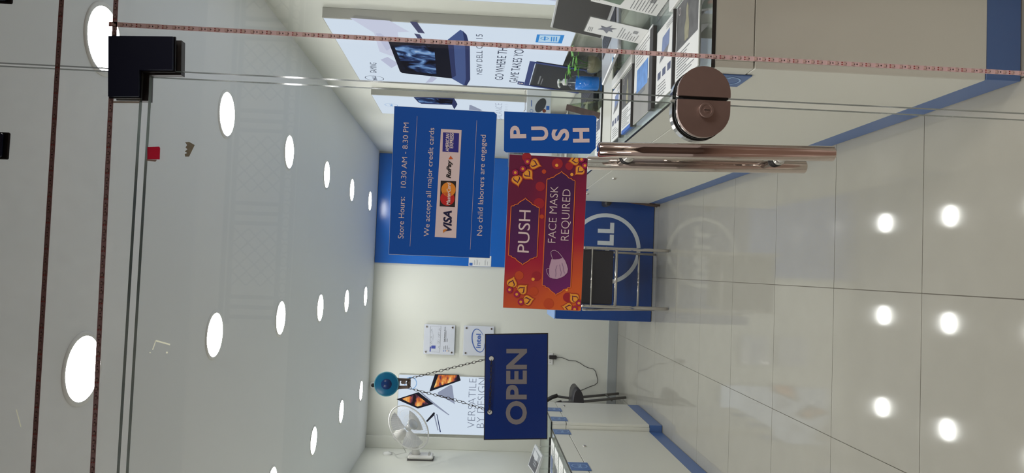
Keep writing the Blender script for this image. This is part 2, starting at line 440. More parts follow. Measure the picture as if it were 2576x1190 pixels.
cy_ = MB().lathe((0.3245, 1.4275, 1.0165), (0, -1, 0), [(0.0150, 0), (0.0150, 0.0088), (0.0140, 0.0100), (0.0105, 0.0100), (0.0100, 0.0090), (0.0058, 0.0090), (0.0054, 0.0100), (0, 0.0100)], 32, smooth=False).build('key_cylinder', M_bronze, lk)
MB().box(0.3238, 0.3252, 1.4170, 1.4177, 1.0105, 1.0215).build('keyhole', M_gasket, cy_)
# corner patch fitting
pf = thing('patch_fitting', 'dark navy L-shaped glass patch fitting above the door corner', 'fitting', (0.36, 1.45, 2.11))
Lp = [(0.4165, 2.179), (0.4215, 2.0575), (0.3565, 2.0545), (0.3535, 2.117), (0.302, 2.1155), (0.299, 2.172)]
MB().prism(FG, Lp, 0.0, 0.012).build('cover', M_navy, pf)
Lq = [(0.4185, 2.181), (0.4235, 2.0555), (0.3545, 2.0525), (0.3515, 2.115), (0.300, 2.1135), (0.297, 2.174)]
MB().prism(FG, Lq, 0.0, 0.004).build('gasket', M_gasket, pf)
MB().prism(FG, [(0.4165, 2.176), (0.4215, 2.05), (0.353, 2.047), (0.350, 2.108), (0.299, 2.1065), (0.297, 2.168)], -0.03, -0.0122).build('inner_plate', M_dark, pf)
MB().strip(FG, [(0.299, 2.171), (0.2905, 2.1705), (0.2925, 2.1185), (0.301, 2.1165)], 0.0035, 0.0006, closed=True).build('silicone_bead', mat('silicone', (190, 186, 172), 0.5), pf)
for x0, x1, z0, lab in ((0.170, 0.222, 2.3545, 'small black glass clamp at the top of the transom, left of its joint'), (0.471, 0.54, 2.367, 'black glass clamp at the top of the transom, right of its joint')):
    t = thing('glass_clamp', lab, 'clamp', ((x0+x1)/2, 1.45, z0), 'transom glass clamps')
    MB().fbox(FG, x0, x1, z0, z0+0.07, 0, 0.006, 0.002).build('clamp_plate', M_gasket, t)
    MB().fbox(FG, x0+0.003, x1-0.003, z0+0.008, z0+0.07, 0.0062, 0.016, 0.003).build('clamp_cover', M_navy, t)
# led strips on the outer face
M_led = mat('led_tape', (216, 190, 190), 0.5, var=0.04, scale=40)
M_chip = mat('led_chip', (206, 182, 172), 0.4); M_red = mat('solder_red', (150, 66, 60), 0.5)
DIM = (mat('led_tape_shaded', (150, 124, 126), 0.5, var=0.06, scale=40), mat('chip_frame_shaded', (112, 92, 90), 0.5), mat('led_chip_shaded', (160, 136, 130), 0.4))  # darker copies of the strip colours: shade over the transom put into the paint
def led_strip(a, b, label, mt, mf, mc):
    a = Vector(a); b = Vector(b); d = (b-a).normalized(); fr = Fr((a.x, 1.4498, a.y), (d.x, 0, d.y), (-d.y, 0, d.x))
    if fr.n.y > 0: fr = Fr((a.x, 1.4498, a.y), (d.x, 0, d.y), (d.y, 0, -d.x))
    L = (b-a).length
    root = thing('led_strip', label, 'light strip', (a.x, 1.45, a.y), 'unlit light strips on the glass')
    MB().fbox(fr, 0, L, -0.0046, 0.0046, 0, 0.0008).build('tape', mt, root)
    c, c2, r, k = MB(), MB(), MB(), MB()
    n = int(L/0.01666)
    for i in range(n):
        u = 0.008+i*0.01666
        c.fbox(fr, u-0.0027, u+0.0027, -0.0029, 0.0025, 0.0008, 0.0024)
        c2.fbox(fr, u-0.0020, u+0.0020, -0.0020, 0.0018, 0.0024, 0.0026)
        k.fbox(fr, u+0.0029, u+0.0048, -0.0005, 0.0003, 0.0008, 0.0012)
        if i % 3 == 1: k.fbox(fr, u+0.0085, u+0.0100, -0.0011, 0.0011, 0.0008, 0.0016)
        if i % 3 == 0:
            r.fbox(fr, u-0.0062, u-0.0036, 0.0010, 0.0032, 0.0008, 0.0013); r.fbox(fr, u-0.0062, u-0.0036, -0.0032, -0.0010, 0.0008, 0.0013)
    tag(c.build('chip_frame', mf, root), kind='stuff'); tag(c2.build('chip', mc, root), kind='stuff')
    tag(r.build('solder_pad', M_red, root), kind='stuff'); tag(k.build('resistor', M_gasket, root), kind='stuff')
led_strip((-1.2, 2.2685), (1.22, 2.2805), 'pink light strip running across near the top of the transom glass', *DIM)
led_strip((-1.2, 2.1535), (1.22, 2.1830), 'pink light strip running across the transom just above the door', *DIM)
led_strip((0.4425, 2.185), (0.4385, 0.03), 'pink light strip running down the fixed side pane', M_led, mat('chip_frame', (190, 160, 156), 0.5), M_chip)
# tape remnants on the door glass
def pp(fr, L): return [fr.px(*q) for q in L]
t = thing('red_sticker', 'small square red sticker at the top edge of the door', 'sticker', (0.195, 1.45, 2.085))
MB().prism(FG, pp(FG, [(371, 370), (401, 369), (403, 373), (402, 401), (371, 401)]), 0.0002, 0.0008).build('film', film('red_film', (216, 66, 98)), t)
MB().prism(FG, pp(FG, [(369, 401), (395, 402), (391, 407), (368, 404)]), 0.0001, 0.0006).build('torn_edge', mat('tape_grey', (150, 130, 118), 0.6), t)
t = thing('torn_sticker', 'torn silvery sticker scrap on the door beside the red one', 'sticker', (0.206, 1.45, 2.02))
MB().prism(FG, pp(FG, [(466, 358), (476, 357), (490, 365), (476, 394), (466, 394), (465, 388), (471, 385), (465, 381), (472, 376), (467, 371), (471, 365)]), 0.0002, 0.0007).build('film', mat('old_tape', (150, 146, 128), 0.35, 0.5, var=0.4, scale=120), t)
t = thing('tape_residue', 'white corner-shaped glue residue high on the door glass', 'residue', (-0.172, 1.45, 2.05))
MB().strip(FG, pp(FG, [(384, 880), (388, 869), (392, 857)]), 0.0018, 0.0003).strip(FG, pp(FG, [(392, 857), (410, 862), (428, 867)]), 0.003, 0.0003).disc(FG, *FG.px(420, 887), 0.002, 0.0003, 8).disc(FG, *FG.px(378, 887), 0.0012, 0.0003, 8).build('residue_line', film('residue_white', (250, 250, 226)), t)
t = thing('glue_scratch', 'thin pale scratch mark low on the left transom pane', 'residue', (-0.31, 1.45, 2.307))
MB().strip(FG, pp(FG, [(41, 1030), (46, 1048), (53, 1074)]), 0.0018, 0.0003).build('residue_line', MATS['residue_white'], t)

# ------------------------------------------------------------------ signs on the door
M_signblue = mat('sign_blue', (0, 84, 180), 0.5, var=0.02)
M_opnblue = mat('open_sign_blue', (0, 46, 122), 0.6, var=0.04, spec=0.1)
M_pale = mat('ink_pale', (224, 210, 210), 0.6, var=0.02)
M_board = mat('board_edge', (196, 204, 200), 0.6)
def board(name, label, cat, corners, d0, th, face_m, rnd=0.0):
    pts = [FG.px(*q) for q in corners]
    cx = sum(p[0] for p in pts)/len(pts); cz = sum(p[1] for p in pts)/len(pts)
    t = thing(name, label, cat, (cx, 1.45, cz))
    MB().prism(FG, pts, d0, d0+th).build('board', M_board, t)
    ip = [(cx+(a-cx)*0.996, cz+(b-cz)*0.996) for a, b in pts]
    MB().poly(FG, ip, d0+th+0.0002).build('printed_face', face_m, t)
    return t, Fr((0, 1.45-(d0+th+0.0004), 0), (1, 0, 0), (0, 0, 1))

# store hours
t, F = board('store_hours_sign', 'blue store hours sign with card logos, tallest board on the door', 'sign',
             [(992, 267), (1243, 282), (1250, 288), (1232, 650), (978, 640)], 0.0004, 0.0012, M_signblue)
b = MB()
b.ptext(F, 'Store Hours:', (1015, 600), (1018.5, 495.5), 14)
b.ptext(F, '10.30 AM - 8.30 PM', (1021, 472), (1028.3, 308.8), 13)
b.ptext(F, 'We accept all major credit cards', (1079, 595), (1092.5, 322), 13)
b.ptext(F, 'No child laborers are engaged', (1212.5, 593), (1222, 339.7), 13)
b.strip(F, pp(F, [(1031.4, 620), (1049.6, 292)]), 0.0005, 0.0003).strip(F, pp(F, [(1182.9, 627.6), (1199.5, 303)]), 0.0005, 0.0003)
b.build('lettering', M_pale, t)
cards = MB().poly(F, pp(F, [(1109.5, 324.3), (1161.3, 327.3), (1147.3, 598.6), (1093.6, 596.3)]), 0.0002).build('card_panel', M_pale, t)
MB().ptext(F, 'VISA', (1136, 583), (1136.5, 530), 21, d=0.0005, bold=0.035, shear=0.25).build('card_lettering', I_navy, cards)
MB().poly(F, pp(F, [(1114.5, 586), (1114.5, 579), (1120, 576.5), (1126, 577)]), 0.0007).build('card_mark', mat('ink_gold', (214, 130, 40), 0.6), cards)
MB().poly(F, pp(F, [(1108.7, 454.5), (1147.3, 455.7), (1144.3, 521.4), (1106, 519)]), 0.0004).build('card_mark', mat('ink_card_black', (40, 34, 34), 0.6), cards)
c1 = F.px(1125.5, 499.5); c2 = F.px(1128.3, 476.5)
MB().disc(F, *c1, 0.0140, 0.0006, 32).build('card_mark', mat('ink_red', (196, 40, 36), 0.6), cards)
MB().disc(F, *c2, 0.0140, 0.0008, 32).build('card_mark', mat('ink_orange', (232, 146, 48), 0.6), cards)
b = MB()
for k in range(6):
    x = 1116.5+k*3.4
    b.strip(F, pp(F, [(x, 493), (x+0.3, 484)]), 0.0012, 0.001)
b.build('card_mark', MATS['ink_red'], cards)
MB().ptext(F, 'MasterCard', (1132.5, 516), (1134, 459.5), 9.5, d=0.0012, bold=0.02, shear=0.2).build('card_lettering', mat('ink_white', (236, 226, 222), 0.6), cards)
MB().ptext(F, 'RuPay', (1134, 448.7), (1135.5, 403), 11.5, d=0.0006, bold=0.035, shear=0.25).build('card_lettering', I_black, cards)
MB().poly(F, pp(F, [(1128, 401), (1133.5, 392), (1139.5, 400)]), 0.0006).build('card_mark', mat('ink_dark_orange', (214, 96, 40), 0.6), cards)
MB().poly(F, pp(F, [(1114.5, 332.8), (1155, 335.5), (1153, 383.8), (1113, 381.5)]), 0.0004).build('card_mark', mat('ink_violet', (46, 48, 142), 0.6), cards)
MB().ptext(F, 'AMERICAN', (1129.5, 381), (1131, 336.8), 9, d=0.0006, bold=0.02).ptext(F, 'EXPRESS', (1140, 373.3), (1141.5, 335.5), 9, d=0.0006, bold=0.02).build('card_lettering', MATS['ink_white'], cards)

# small PUSH
t, F = board('push_sign', 'small blue PUSH sign with stacked letters above the handle', 'sign',
             [(1268, 281), (1494, 291.5), (1500, 296), (1498, 374), (1484, 388), (1272, 384.5), (1267, 380)], 0.0032, 0.0008, M_signblue)
b = MB()
for ch, xb, y0, y1, cp in (('P', 1324, 347.6, 316, 40.5), ('U', 1379, 353, 317.8, 42), ('S', 1431.5, 353.5, 323.5, 43), ('H', 1483, 358.5, 322, 41.5)):
    b.ptext(F, ch, (xb, y0), (xb-0.8, y1), cp, bold=0.035)
b.build('lettering', M_pale, t)

# festive mask sign
def grad_mat(name, rgb0, rgb1, x0, x1, z0, z1, mid=(166, 28, 58)):
    m = bpy.data.materials.new(name); m.use_nodes = True; nt = m.node_tree; N = nt.nodes.new; K = nt.links.new
    p = nt.nodes['Principled BSDF']; p.inputs['Roughness'].default_value = 0.55
    tc = N('ShaderNodeTexCoord'); mp = N('ShaderNodeVectorMath'); mp.operation = 'DOT_PRODUCT'
    d = Vector((x1-x0, 0, z1-z0)); mp.inputs[1].default_value = d/d.length_squared
    off = N('ShaderNodeMath'); off.operation = 'SUBTRACT'; off.inputs[1].default_value = (x0*d.x+z0*d.z)/d.length_squared
    nz = N('ShaderNodeTexNoise'); nz.inputs['Scale'].default_value = 14; nz.inputs['Detail'].default_value = 1
    ad = N('ShaderNodeMath'); ad.operation = 'MULTIPLY_ADD'; ad.inputs[1].default_value = 0.3; ad.inputs[2].default_value = -0.12
    sm = N('ShaderNodeMath'); sm.operation = 'ADD'; cr = N('ShaderNodeValToRGB')
    cr.color_ramp.elements[0].color = srgb(*rgb0); cr.color_ramp.elements[1].color = srgb(*rgb1)
    e = cr.color_ramp.elements.new(0.5); e.color = srgb(*mid)
    K(tc.outputs['Object'], mp.inputs[0]); K(mp.outputs['Value'], off.inputs[0]); K(tc.outputs['Object'], nz.inputs['Vector'])
    K(nz.outputs['Fac'], ad.inputs[0]); K(off.outputs[0], sm.inputs[0]); K(ad.outputs[0], sm.inputs[1]); K(sm.outputs[0], cr.inputs[0]); K(cr.outputs[0], p.inputs['Base Color'])
    return m
M_fest = grad_mat('festive_print', (106, 24, 64), (228, 112, 36), 0.11, -0.12, 0.035, -0.07)
M_cart = grad_mat('purple_print', (70, 28, 82), (120, 40, 112), 0.08, -0.12, 0.02, -0.05, (92, 32, 92))
t, F = board('mask_required_sign', 'orange and magenta festive sign asking for face masks', 'sign',
             [(1281, 388), (1478, 398), (1461, 781), (1456, 782.5), (1265, 774)], 0.0014, 0.0008, M_fest)
I_or = mat('ink_marigold', (240, 168, 60), 0.6); I_or2 = mat('ink_bronze_red', (176, 66, 46), 0.6); I_pur = mat('ink_plum', (92, 26, 72), 0.6); I_mag = mat('ink_magenta', (164, 34, 84), 0.6)
I_bok = mat('ink_bokeh', (196, 78, 42), 0.6); I_bok2 = mat('ink_bokeh_red', (160, 40, 52), 0.6); I_glow = mat('ink_spark', (250, 178, 70), 0.6)
def cpx(x, y, r, name, m, d):
    a = F.px(x, y); MB().disc(F, a[0], a[1], r/1285.0, d, 24).build(name, m, t)
for x, y, r in ((1368.5, 431.7, 5.5), (1363, 545, 5.5), (1440, 485, 5), (1306, 693, 11), (1380, 764, 13), (1343, 733, 11)): cpx(x, y, r, 'bokeh_print', I_bok, 0.0002)
for x, y, r in ((1359, 469, 12), (1356, 512, 14), (1402, 412, 14), (1432, 418, 10), (1325, 395, 12), (1349, 695, 12), (1428, 748, 12)): cpx(x, y, r, 'bokeh_print', I_bok2, 0.00015)
for x, y, r in ((1400.5, 416, 4), (1438.5, 439, 4), (1355.5, 413, 3), (1341, 702.5, 4), (1425.5, 729, 3.5), (1301, 722, 3)): cpx(x, y, r, 'spark_print', I_glow, 0.00035)
prof = [(0.0, 0.0), (0.02, 0.09), (0.10, 0.12), (0.13, 0.25), (0.24, 0.33), (0.29, 0.52), (0.38, 0.70), (0.46, 0.84), (0.5, 1.0)]
def cartouche(bl, tl, br, tr, tipb, tipt):
    """corner and tip positions in photograph pixels; top of the sign is picture-left"""
    out = []
    def end(a, b, tip):
        a = Vector(F.px(*a)); b = Vector(F.px(*b)); tip = Vector(F.px(*tip)); ax = b-a; h = tip-(a+b)/2; r = []
        for q, w in prof: r.append(a+ax*q+h*w)
        for q, w in reversed(prof[:-1]): r.append(a+ax*(1-q)+h*w)
        return r
    pts = end(bl, tl, tipb)+end(tr, br, tipt)
    return [(p.x, p.y) for p in pts]
c1 = cartouche((1351, 644.7), (1279, 641), (1356.7, 523.9), (1285.6, 520.3), (1314.4, 667), (1321.8, 498))
c2 = cartouche((1435.6, 721.5), (1364, 716), (1446.8, 456), (1375.6, 452.4), (1398, 743), (1412.7, 431))
cart = []
for c in (c1, c2):
    q = MB().poly(F, c, 0.0005).build('cartouche', M_cart, t); cart.append(q)
    MB().strip(F, c, 0.0015, 0.0008, closed=True).build('border', mat('ink_border', (236, 128, 54), 0.6), q)
MB().ptext(F, 'PUSH', (1330, 635.7), (1335, 529.7), 28.5, d=0.001, bold=0.0).build('lettering', M_pale, t)
MB().ptext(F, 'FACE MASK', (1397, 611), (1404, 469), 19, d=0.001, bold=-0.012).ptext(F, 'REQUIRED', (1430, 605.5), (1435, 476.7), 19.5, d=0.001, bold=-0.012).build('lettering', M_pale, t)
k = 5.665
mk = [(1260+x/k, 590+y/k) for x, y in ((720, 350), (770, 356), (830, 350), (885, 330), (915, 372), (938, 430), (955, 490), (945, 545), (900, 592), (860, 612), (800, 633), (740, 628), (700, 612), (688, 570), (686, 520), (692, 450))]
mask = MB().poly(F, pp(F, mk), 0.0011).build('mask_print', mat('ink_lilac', (190, 164, 186), 0.6), t)
ear = MB()
ear.strip(F, pp(F, [(1260+x/k, 590+y/k) for x, y in ((736, 350), (716, 290), (712, 250), (735, 228), (770, 225), (815, 250), (850, 290), (884, 335))]), 0.0011, 0.0012)
ear.strip(F, pp(F, [(1260+x/k, 590+y/k) for x, y in ((690, 482), (665, 485), (648, 500), (655, 540), (675, 580), (704, 615))]), 0.0011, 0.0012)
ear.build('ear_loops_print', MATS['ink_lilac'], mask)
fl = MB()
for L in (((800, 440), (778, 500), (782, 560), (778, 600)), ((835, 430), (842, 480), (858, 540), (850, 590)), ((868, 405), (885, 460), (890, 510), (905, 555))):
    fl.strip(F, pp(F, [(1260+x/k, 590+y/k) for x, y in L]), 0.0008, 0.0014)
fl.build('pleats_print', mat('ink_mauve', (140, 116, 150), 0.6), mask)
# petal ornaments: dot -> tip, trimmed at the sheet's edge
SHEET = [Vector(F.px(*q)) for q in ((1282, 389), (1477.5, 398.8), (1460.5, 780.5), (1266, 773))]
SC = sum(SHEET, Vector((0, 0)))/4
def trim(pts):
    out = [Vector(p) for p in pts]
    for i in range(4):
        a = SHEET[i]; e = SHEET[(i+1) % 4]-a; n = Vector((-e.y, e.x)); n = n if (SC-a).dot(n) > 0 else -n
        src, out = out, []
        for j in range(len(src)):
            p, q = src[j-1], src[j]; dp, dq = (p-a).dot(n), (q-a).dot(n)
            if (dp < 0) != (dq < 0): out.append(p+(q-p)*(dp/(dp-dq)))
            if dq >= 0: out.append(q)
        if len(out) < 3: return None
    return [(p.x, p.y) for p in out]
def tpoly(m, pts, d, mi):
    p = trim(pts)
    if p: m.poly(F, p, d, mi)
def petal(dot, tip):
    m = MB()
    A = Vector(F.px(*dot)); T = Vector(F.px(*tip)); ax = T-A; n = Vector((-ax.y, ax.x))
    def tear(s, off, w):
        half = [(0.16, 0.0), (0.20, 0.22), (0.32, 0.36), (0.46, 0.40), (0.60, 0.34), (0.74, 0.20), (0.86, 0.07), (1.0, 0.0)]
        p = [(off+(q-off)*s, v*w*s) for q, v in half]; p = p+[(q, -v) for q, v in reversed(p[1:-1])]
        return [tuple(A+ax*q+n*v) for q, v in p]
    tpoly(m, tear(1.0, 0.45, 1.0), 0.0004, 0); tpoly(m, tear(0.84, 0.42, 1.0), 0.0007, 1)
    tpoly(m, tear(0.58, 0.32, 0.95), 0.0010, 2); tpoly(m, tear(0.46, 0.28, 0.9), 0.0013, 1)
    for mi_, r_, d_ in ((3, 0.0062, 0.0015), (1, 0.0028, 0.0018)):
        tpoly(m, [(A.x+r_*math.cos(0.5236*i), A.y+r_*math.sin(0.5236*i)) for i in range(12)], d_, mi_)
    m.build('petal_print', [I_or2, I_or, I_pur, I_mag], t)
for d, tp in (((378, 152), (590, 222)), ((312, 255), (465, 420)), ((205, 308), (255, 525)), ((1148, 120), (945, 148)), ((1196, 208), (1045, 350))):
    petal((1260+d[0]/k, 380+d[1]/k), (1260+tp[0]/k, 380+tp[1]/k))
for d, tp in (((123, 787), (195, 580)), ((225, 852), (390, 705)), ((283, 960), (495, 912)), ((1110, 978), (970, 825)), ((1050, 1064), (848, 1020))):
    petal((1260+d[0]/k, 590+d[1]/k), (1260+tp[0]/k, 590+tp[1]/k))

# OPEN sign hanging inside the door from a suction hook
YO = 1.476
FO = Fr((0, YO, 0), (1, 0, 0), (0, 0, 1))
t = thing('open_sign', 'dark blue OPEN sign hanging on a chain behind the door glass', 'sign', (-0.234, YO, 1.366))
oc = [(1220, 840), (1379, 838), (1377, 1105), (1217, 1107)]
MB().prism(FO, pp(FO, oc), -0.003, 0.0).build('board', M_gasket, t)
ocx = [(1222.3, 842.3), (1376.6, 840.6), (1374.8, 1102.6), (1219.2, 1104.8)]
MB().poly(FO, pp(FO, ocx), 0.0004).build('printed_face', M_opnblue, t)
F2 = Fr((0, YO-0.0006, 0), (1, 0, 0), (0, 0, 1))
M_silverink = mat('ink_silver', (134, 131, 134), 0.5, var=0.03)
MB().ptext(F2, 'OPEN', (1324.7, 1068), (1325.6, 877.5), 52, d=0.0004, bold=0.03).build('lettering', M_silverink, t)
holes = [F2.px(1236, 902), F2.px(1232, 1037)]
for h in holes:
    MB().disc(F2, *h, 0.0046, 0.0003, 20).build('hole', mat('hole_white', (226, 232, 228), 0.6), t)
    MB().ring(F2, *h, 0.0046, 0.0053, 0.0005, 24).build('eyelet', M_gasket, t)
M_chain = mat('chain_metal', (58, 54, 52), 0.35, 0.8)
def link(bld, c, d, side, ln=0.0088, w=0.0052, r=0.00052):
    path = []
    for i in range(12):
        q = 2*math.pi*i/12; path.append(c+d*(math.cos(q)*ln/2)+side*(math.sin(q)*w/2))
    bld.tube(path, r, 5, closed=True)
def chain(bld, a, b, flip=0):
    a = Vector(a); b = Vector(b); d = (b-a); L = d.length; d.normalize(); n = max(2, round(L/0.0068)); s1 = d.cross(Vector((0, 1, 0))).normalized(); s2 = d.cross(s1)
    for i in range(n):
        g = math.radians(25 if i % 2 else 78)+random.uniform(-0.3, 0.3)
        link(bld, a+d*((i+0.5)*L/n), d, s1*math.cos(g)+s2*math.sin(g))
P = lambda x, y, dy=0.0: Vector((F2.px(x, y)[0], YO-dy, F2.px(x, y)[1]))
bc = MB()
chain(bc, P(1031, 952, 0.001), P(1221, 905, -0.004)); chain(bc, P(1034, 978, 0.001), P(1148, 1007, 0.001)); chain(bc, P(1172, 1015, 0.001), P(1220, 1031, -0.004))
chain(bc, P(1024, 962, 0.004), P(1031, 952, 0.004)); chain(bc, P(1024, 962, 0.004), P(1034, 978, 0.004))
chain(bc, P(1236, 906, 0.003), P(1234, 970, 0.004)); chain(bc, P(1234, 970, 0.004), P(1231, 1036, 0.003))
ch = tag(bc.build('chain', M_chain, t), kind='stuff')
hk = [P(1148+24*i/10.0, 1007+8*i/10.0+3.4*math.sin(2*math.pi*i/10.0), 0.001) for i in range(11)]
hk2 = [P(1148+24*i/10.0, 1007+8*i/10.0-3.4*math.sin(math.pi*i/10.0)*(1 if i < 6 else -1), 0.001) for i in range(11)]
MB().tube(hk, 0.0006, 6).tube(hk2, 0.0006, 6).build('clasp', M_chain, t)
t = thing('suction_hook', 'round blue suction cup hook stuck to the inside of the door glass', 'hook', (-0.235, 1.464, 1.62))
M_cup = mat('cup_blue', (4, 128, 182), 0.25, var=0.04); cxz = F2.px(974, 964)
MB().lathe((cxz[0], 1.4632, cxz[1]), (0, 1, 0), [(0.0, 0), (0.0215, 0), (0.0232, 0.0012), (0.0235, 0.003), (0.018, 0.008), (0.009, 0.012), (0, 0.013)], 40).build('cup', M_cup, t)
MB().lathe((cxz[0], 1.4628, cxz[1]), (0, 1, 0), [(0.0, 0), (0.0103, 0), (0.0103, 0.0008), (0, 0.0008)], 32).build('cup_core', mat('cup_core_blue', (10, 66, 140), 0.3, var=0.3, scale=300), t)
MB().lathe((cxz[0], 1.4633, cxz[1]), (0, 1, 0), [(0.0222, -0.0002), (0.0240, -0.0002), (0.0240, 0.0028), (0.0222, 0.0028)], 40).build('cup_rim', mat('cup_rim_blue', (96, 190, 220), 0.25), t)
M_plate = mat('hook_plate_metal', (150, 138, 130), 0.4, 0.7)
outer = pp(F2, [(994, 949), (1004, 951.5), (1012, 952), (1030, 952.5), (1033.5, 956), (1032.5, 974), (1029, 977.5), (1012, 978), (1004, 979), (996, 982)])
sl = pp(F2, [(1009, 958), (1006, 961), (1005.5, 967), (1009, 970.5), (1023, 970), (1023.5, 958)])
# plate with a slot: two strips and two bridges
pl = MB()
pl.prism(F2, pp(F2, [(994, 949), (1004, 951.5), (1030, 952.5), (1033.5, 956), (1033.3, 958), (996, 958)]), -0.001, 0.0005)
pl.prism(F2, pp(F2, [(996, 970.4), (1032.8, 970.4), (1032.5, 974), (1029, 977.5), (1012, 978), (1004, 979), (996, 982)]), -0.001, 0.0005)
pl.prism(F2, pp(F2, [(993, 958), (1006, 958), (1005, 970.4), (993, 970.4)]), -0.001, 0.0005)
pl.prism(F2, pp(F2, [(1024, 958), (1033.3, 958), (1032.8, 970.4), (1023.5, 970.4)]), -0.001, 0.0005)
pl.build('hook_plate', M_plate, t)
MB().prism(F2, pp(F2, [(1010, 957.5), (1009, 963), (1012, 965.5), (1021, 965.5), (1021, 957.5)]), 0.001, 0.004).build('hook_tongue', M_plate, t)

# ------------------------------------------------------------------ wall panel, notice, plaques, light boxes on the walls
def dell_logo(bld_ring, bld_txt, fr, a, b, r, d, wr=0.10, ky=1.0):
    """ring with a four-letter word whose second letter leans"""
    bld_ring.ring(fr, a, b, r*(1-wr), r, d, 48, ky=ky)
    h = r*0.46; w = r*0.30; th = r*0.115
    def quad(L): bld_txt.poly(fr, [(a+x, b+y*ky) for x, y in L], d)
    x0 = -r*0.76                                                        # D
    bld_txt.ring(fr, a+x0+th+0.0*w, b, h/2-th, h/2, d, 14, -90, 90, ky=ky)
    quad([(x0, -h/2), (x0+th, -h/2), (x0+th, h/2), (x0, h/2)])
    ca, sa = math.cos(math.radians(38)), math.sin(math.radians(38))     # leaning E
    ex, ey = -r*0.20, 0.0; s_ = h*0.40
    def rot(L): return [(ex+x*ca-y*sa, ey+x*sa+y*ca) for x, y in L]
    for L in ([(-s_, -s_), (-s_+th, -s_), (-s_+th, s_), (-s_, s_)], [(-s_+th, -s_), (s_, -s_), (s_, -s_+th*.85), (-s_+th, -s_+th*.85)],
              [(-s_+th, -th*.42), (s_*.9, -th*.42), (s_*.9, th*.42), (-s_+th, th*.42)], [(-s_+th, s_-th*.85), (s_, s_-th*.85), (s_, s_), (-s_+th, s_)]):
        quad(rot(L))
    for x0 in (r*0.10, r*0.44):                                         # L L
        quad([(x0, -h/2), (x0+th, -h/2), (x0+th, h/2), (x0, h/2)]); quad([(x0+th, -h/2), (x0+w, -h/2), (x0+w, -h/2+th), (x0+th, -h/2+th)])

t = thing('wall_panel', 'tall glossy blue panel covering the right part of the back wall', 'wall panel', (0.56, 7.55, 0.0))
MB().box(0.006, 1.12, 7.53, 7.5498, 0.097, CEIL-0.003, 0.003).build('panel', M_panelblue, t)
FP = Fr((0, 7.5285, 0), (1, 0, 0), (0, 0, 1))
t = thing('paper_notice', 'small white notice with a blue square at the blue panel edge', 'notice', (0.05, 7.53, 1.44))
MB().fbox(FP, 0.008, 0.115, 1.325, 1.552, -0.0012, 0.0006).build('sheet', M_paper, t)
MB().poly(FP, [(0.012, 1.512), (0.04, 1.512), (0.04, 1.545), (0.012, 1.545)], 0.001).build('blue_mark', I_blue, t)
b = MB()
for k, (z, w) in enumerate(((1.495, .05), (1.488, .04), (1.47, .06), (1.462, .05), (1.44, .03), (1.39, .05), (1.38, .06), (1.36, .04))): b.strip(FP, [(0.02, z), (0.02+w, z)], 0.0025, 0.001)
tag(b.build('small_print', I_grey, t), kind='stuff')

def plaque(label, z0, z1):
    t = thing('acrylic_plaque', label, 'plaque', (-0.745, 7.55, (z0+z1)/2), 'acrylic plaques on the back wall')
    MB().fbox(FB, -0.896, -0.596, z0, z1, 0.022, 0.030, 0.002).build('panel', mat('plaque_white', (206, 210, 220), 0.15), t)
    for x in (-0.872, -0.620):
        for z in (z0+0.026, z1-0.026):
            MB().cyl(FB.p(x, z, 0), FB.p(x, z, 0.036), 0.0105, 16, bev=0.002).build('standoff_screw', M_steel, t)
    return t
Fq = Fr((0, 7.55-0.0305, 0), (1, 0, 0), (0, 0, 1))
t = plaque('square acrylic plaque with a small store plan and blue block, upper of two', 1.661, 1.972)
q = lambda x, y: Fq.px(1050+x/10.82, 800+y/10.82)
b = MB(); b.strip(Fq, [q(335, 915), q(355, 220), q(640, 225), q(610, 935)], 0.0025, 0.0004, closed=True)
for x, y in ((390, 330), (605, 310), (385, 520), (598, 460), (375, 670), (590, 650), (585, 795)): a_ = q(x, y); b.strip(Fq, [(a_[0]-.012, a_[1]-.008), (a_[0], a_[1]+.008), (a_[0]+.012, a_[1]-.006)], 0.003, 0.0004)
for L in (((345, 380), (400, 380), (400, 440)), ((620, 385), (570, 390), (570, 520), (620, 525)), ((600, 580), (560, 600), (550, 700), (600, 700)), ((360, 600), (420, 600), (430, 450))): b.strip(Fq, [q(*p) for p in L], 0.0014, 0.0004)
tag(b.build('plan_lines', I_grey, t), kind='stuff')
MB().poly(Fq, [q(375, 830), q(380, 750), q(495, 750), q(490, 835)], 0.0006).poly(Fq, [q(330, 915), q(340, 780), q(370, 780), q(360, 915)], 0.0006).build('blue_mark', mat('ink_royal', (60, 74, 160), 0.6), t)
MB().ptext(Fq, 'Dell Premium Store', (1050+747/10.82, 800+650/10.82), (1050+765/10.82, 800+245/10.82), 2.6, bold=0.03).build('lettering', I_black, t)
b = MB()
for x, y0, y1 in ((775, 655, 340), (810, 655, 560), (720, 860, 770), (765, 860, 750), (812, 860, 750), (858, 860, 810)): b.strip(Fq, [q(x, y0), q(x+2, (y0+y1)/2), q(x+4, y1)], 0.005, 0.0004)
tag(b.build('small_print', I_grey, t), kind='stuff')
for x, m in ((715, I_blue), (762, I_blue), (805, I_or), (855, I_black)): MB().disc(Fq, *q(x, 897), 0.005, 0.0004, 12).build('legend_dot', m, t)
t = plaque('square acrylic plaque with a blue oval chip maker logo, lower of two', 1.268, 1.572)
b = MB(); I_int = mat('ink_slate_blue', (62, 98, 172), 0.6)
oc_ = Vector(q(1660, 615)); pts = []
for i in range(49):
    a = math.radians(-62+ i*(318/48)); pts.append((oc_.x+0.115*math.cos(a), oc_.y+0.062*math.sin(a)+0.020*math.cos(a)))
for i in range(48):
    w = 0.004+0.007*abs(math.sin(math.pi*i/48))
    b.strip(Fq, [pts[i], pts[i+1]], w, 0.0004)
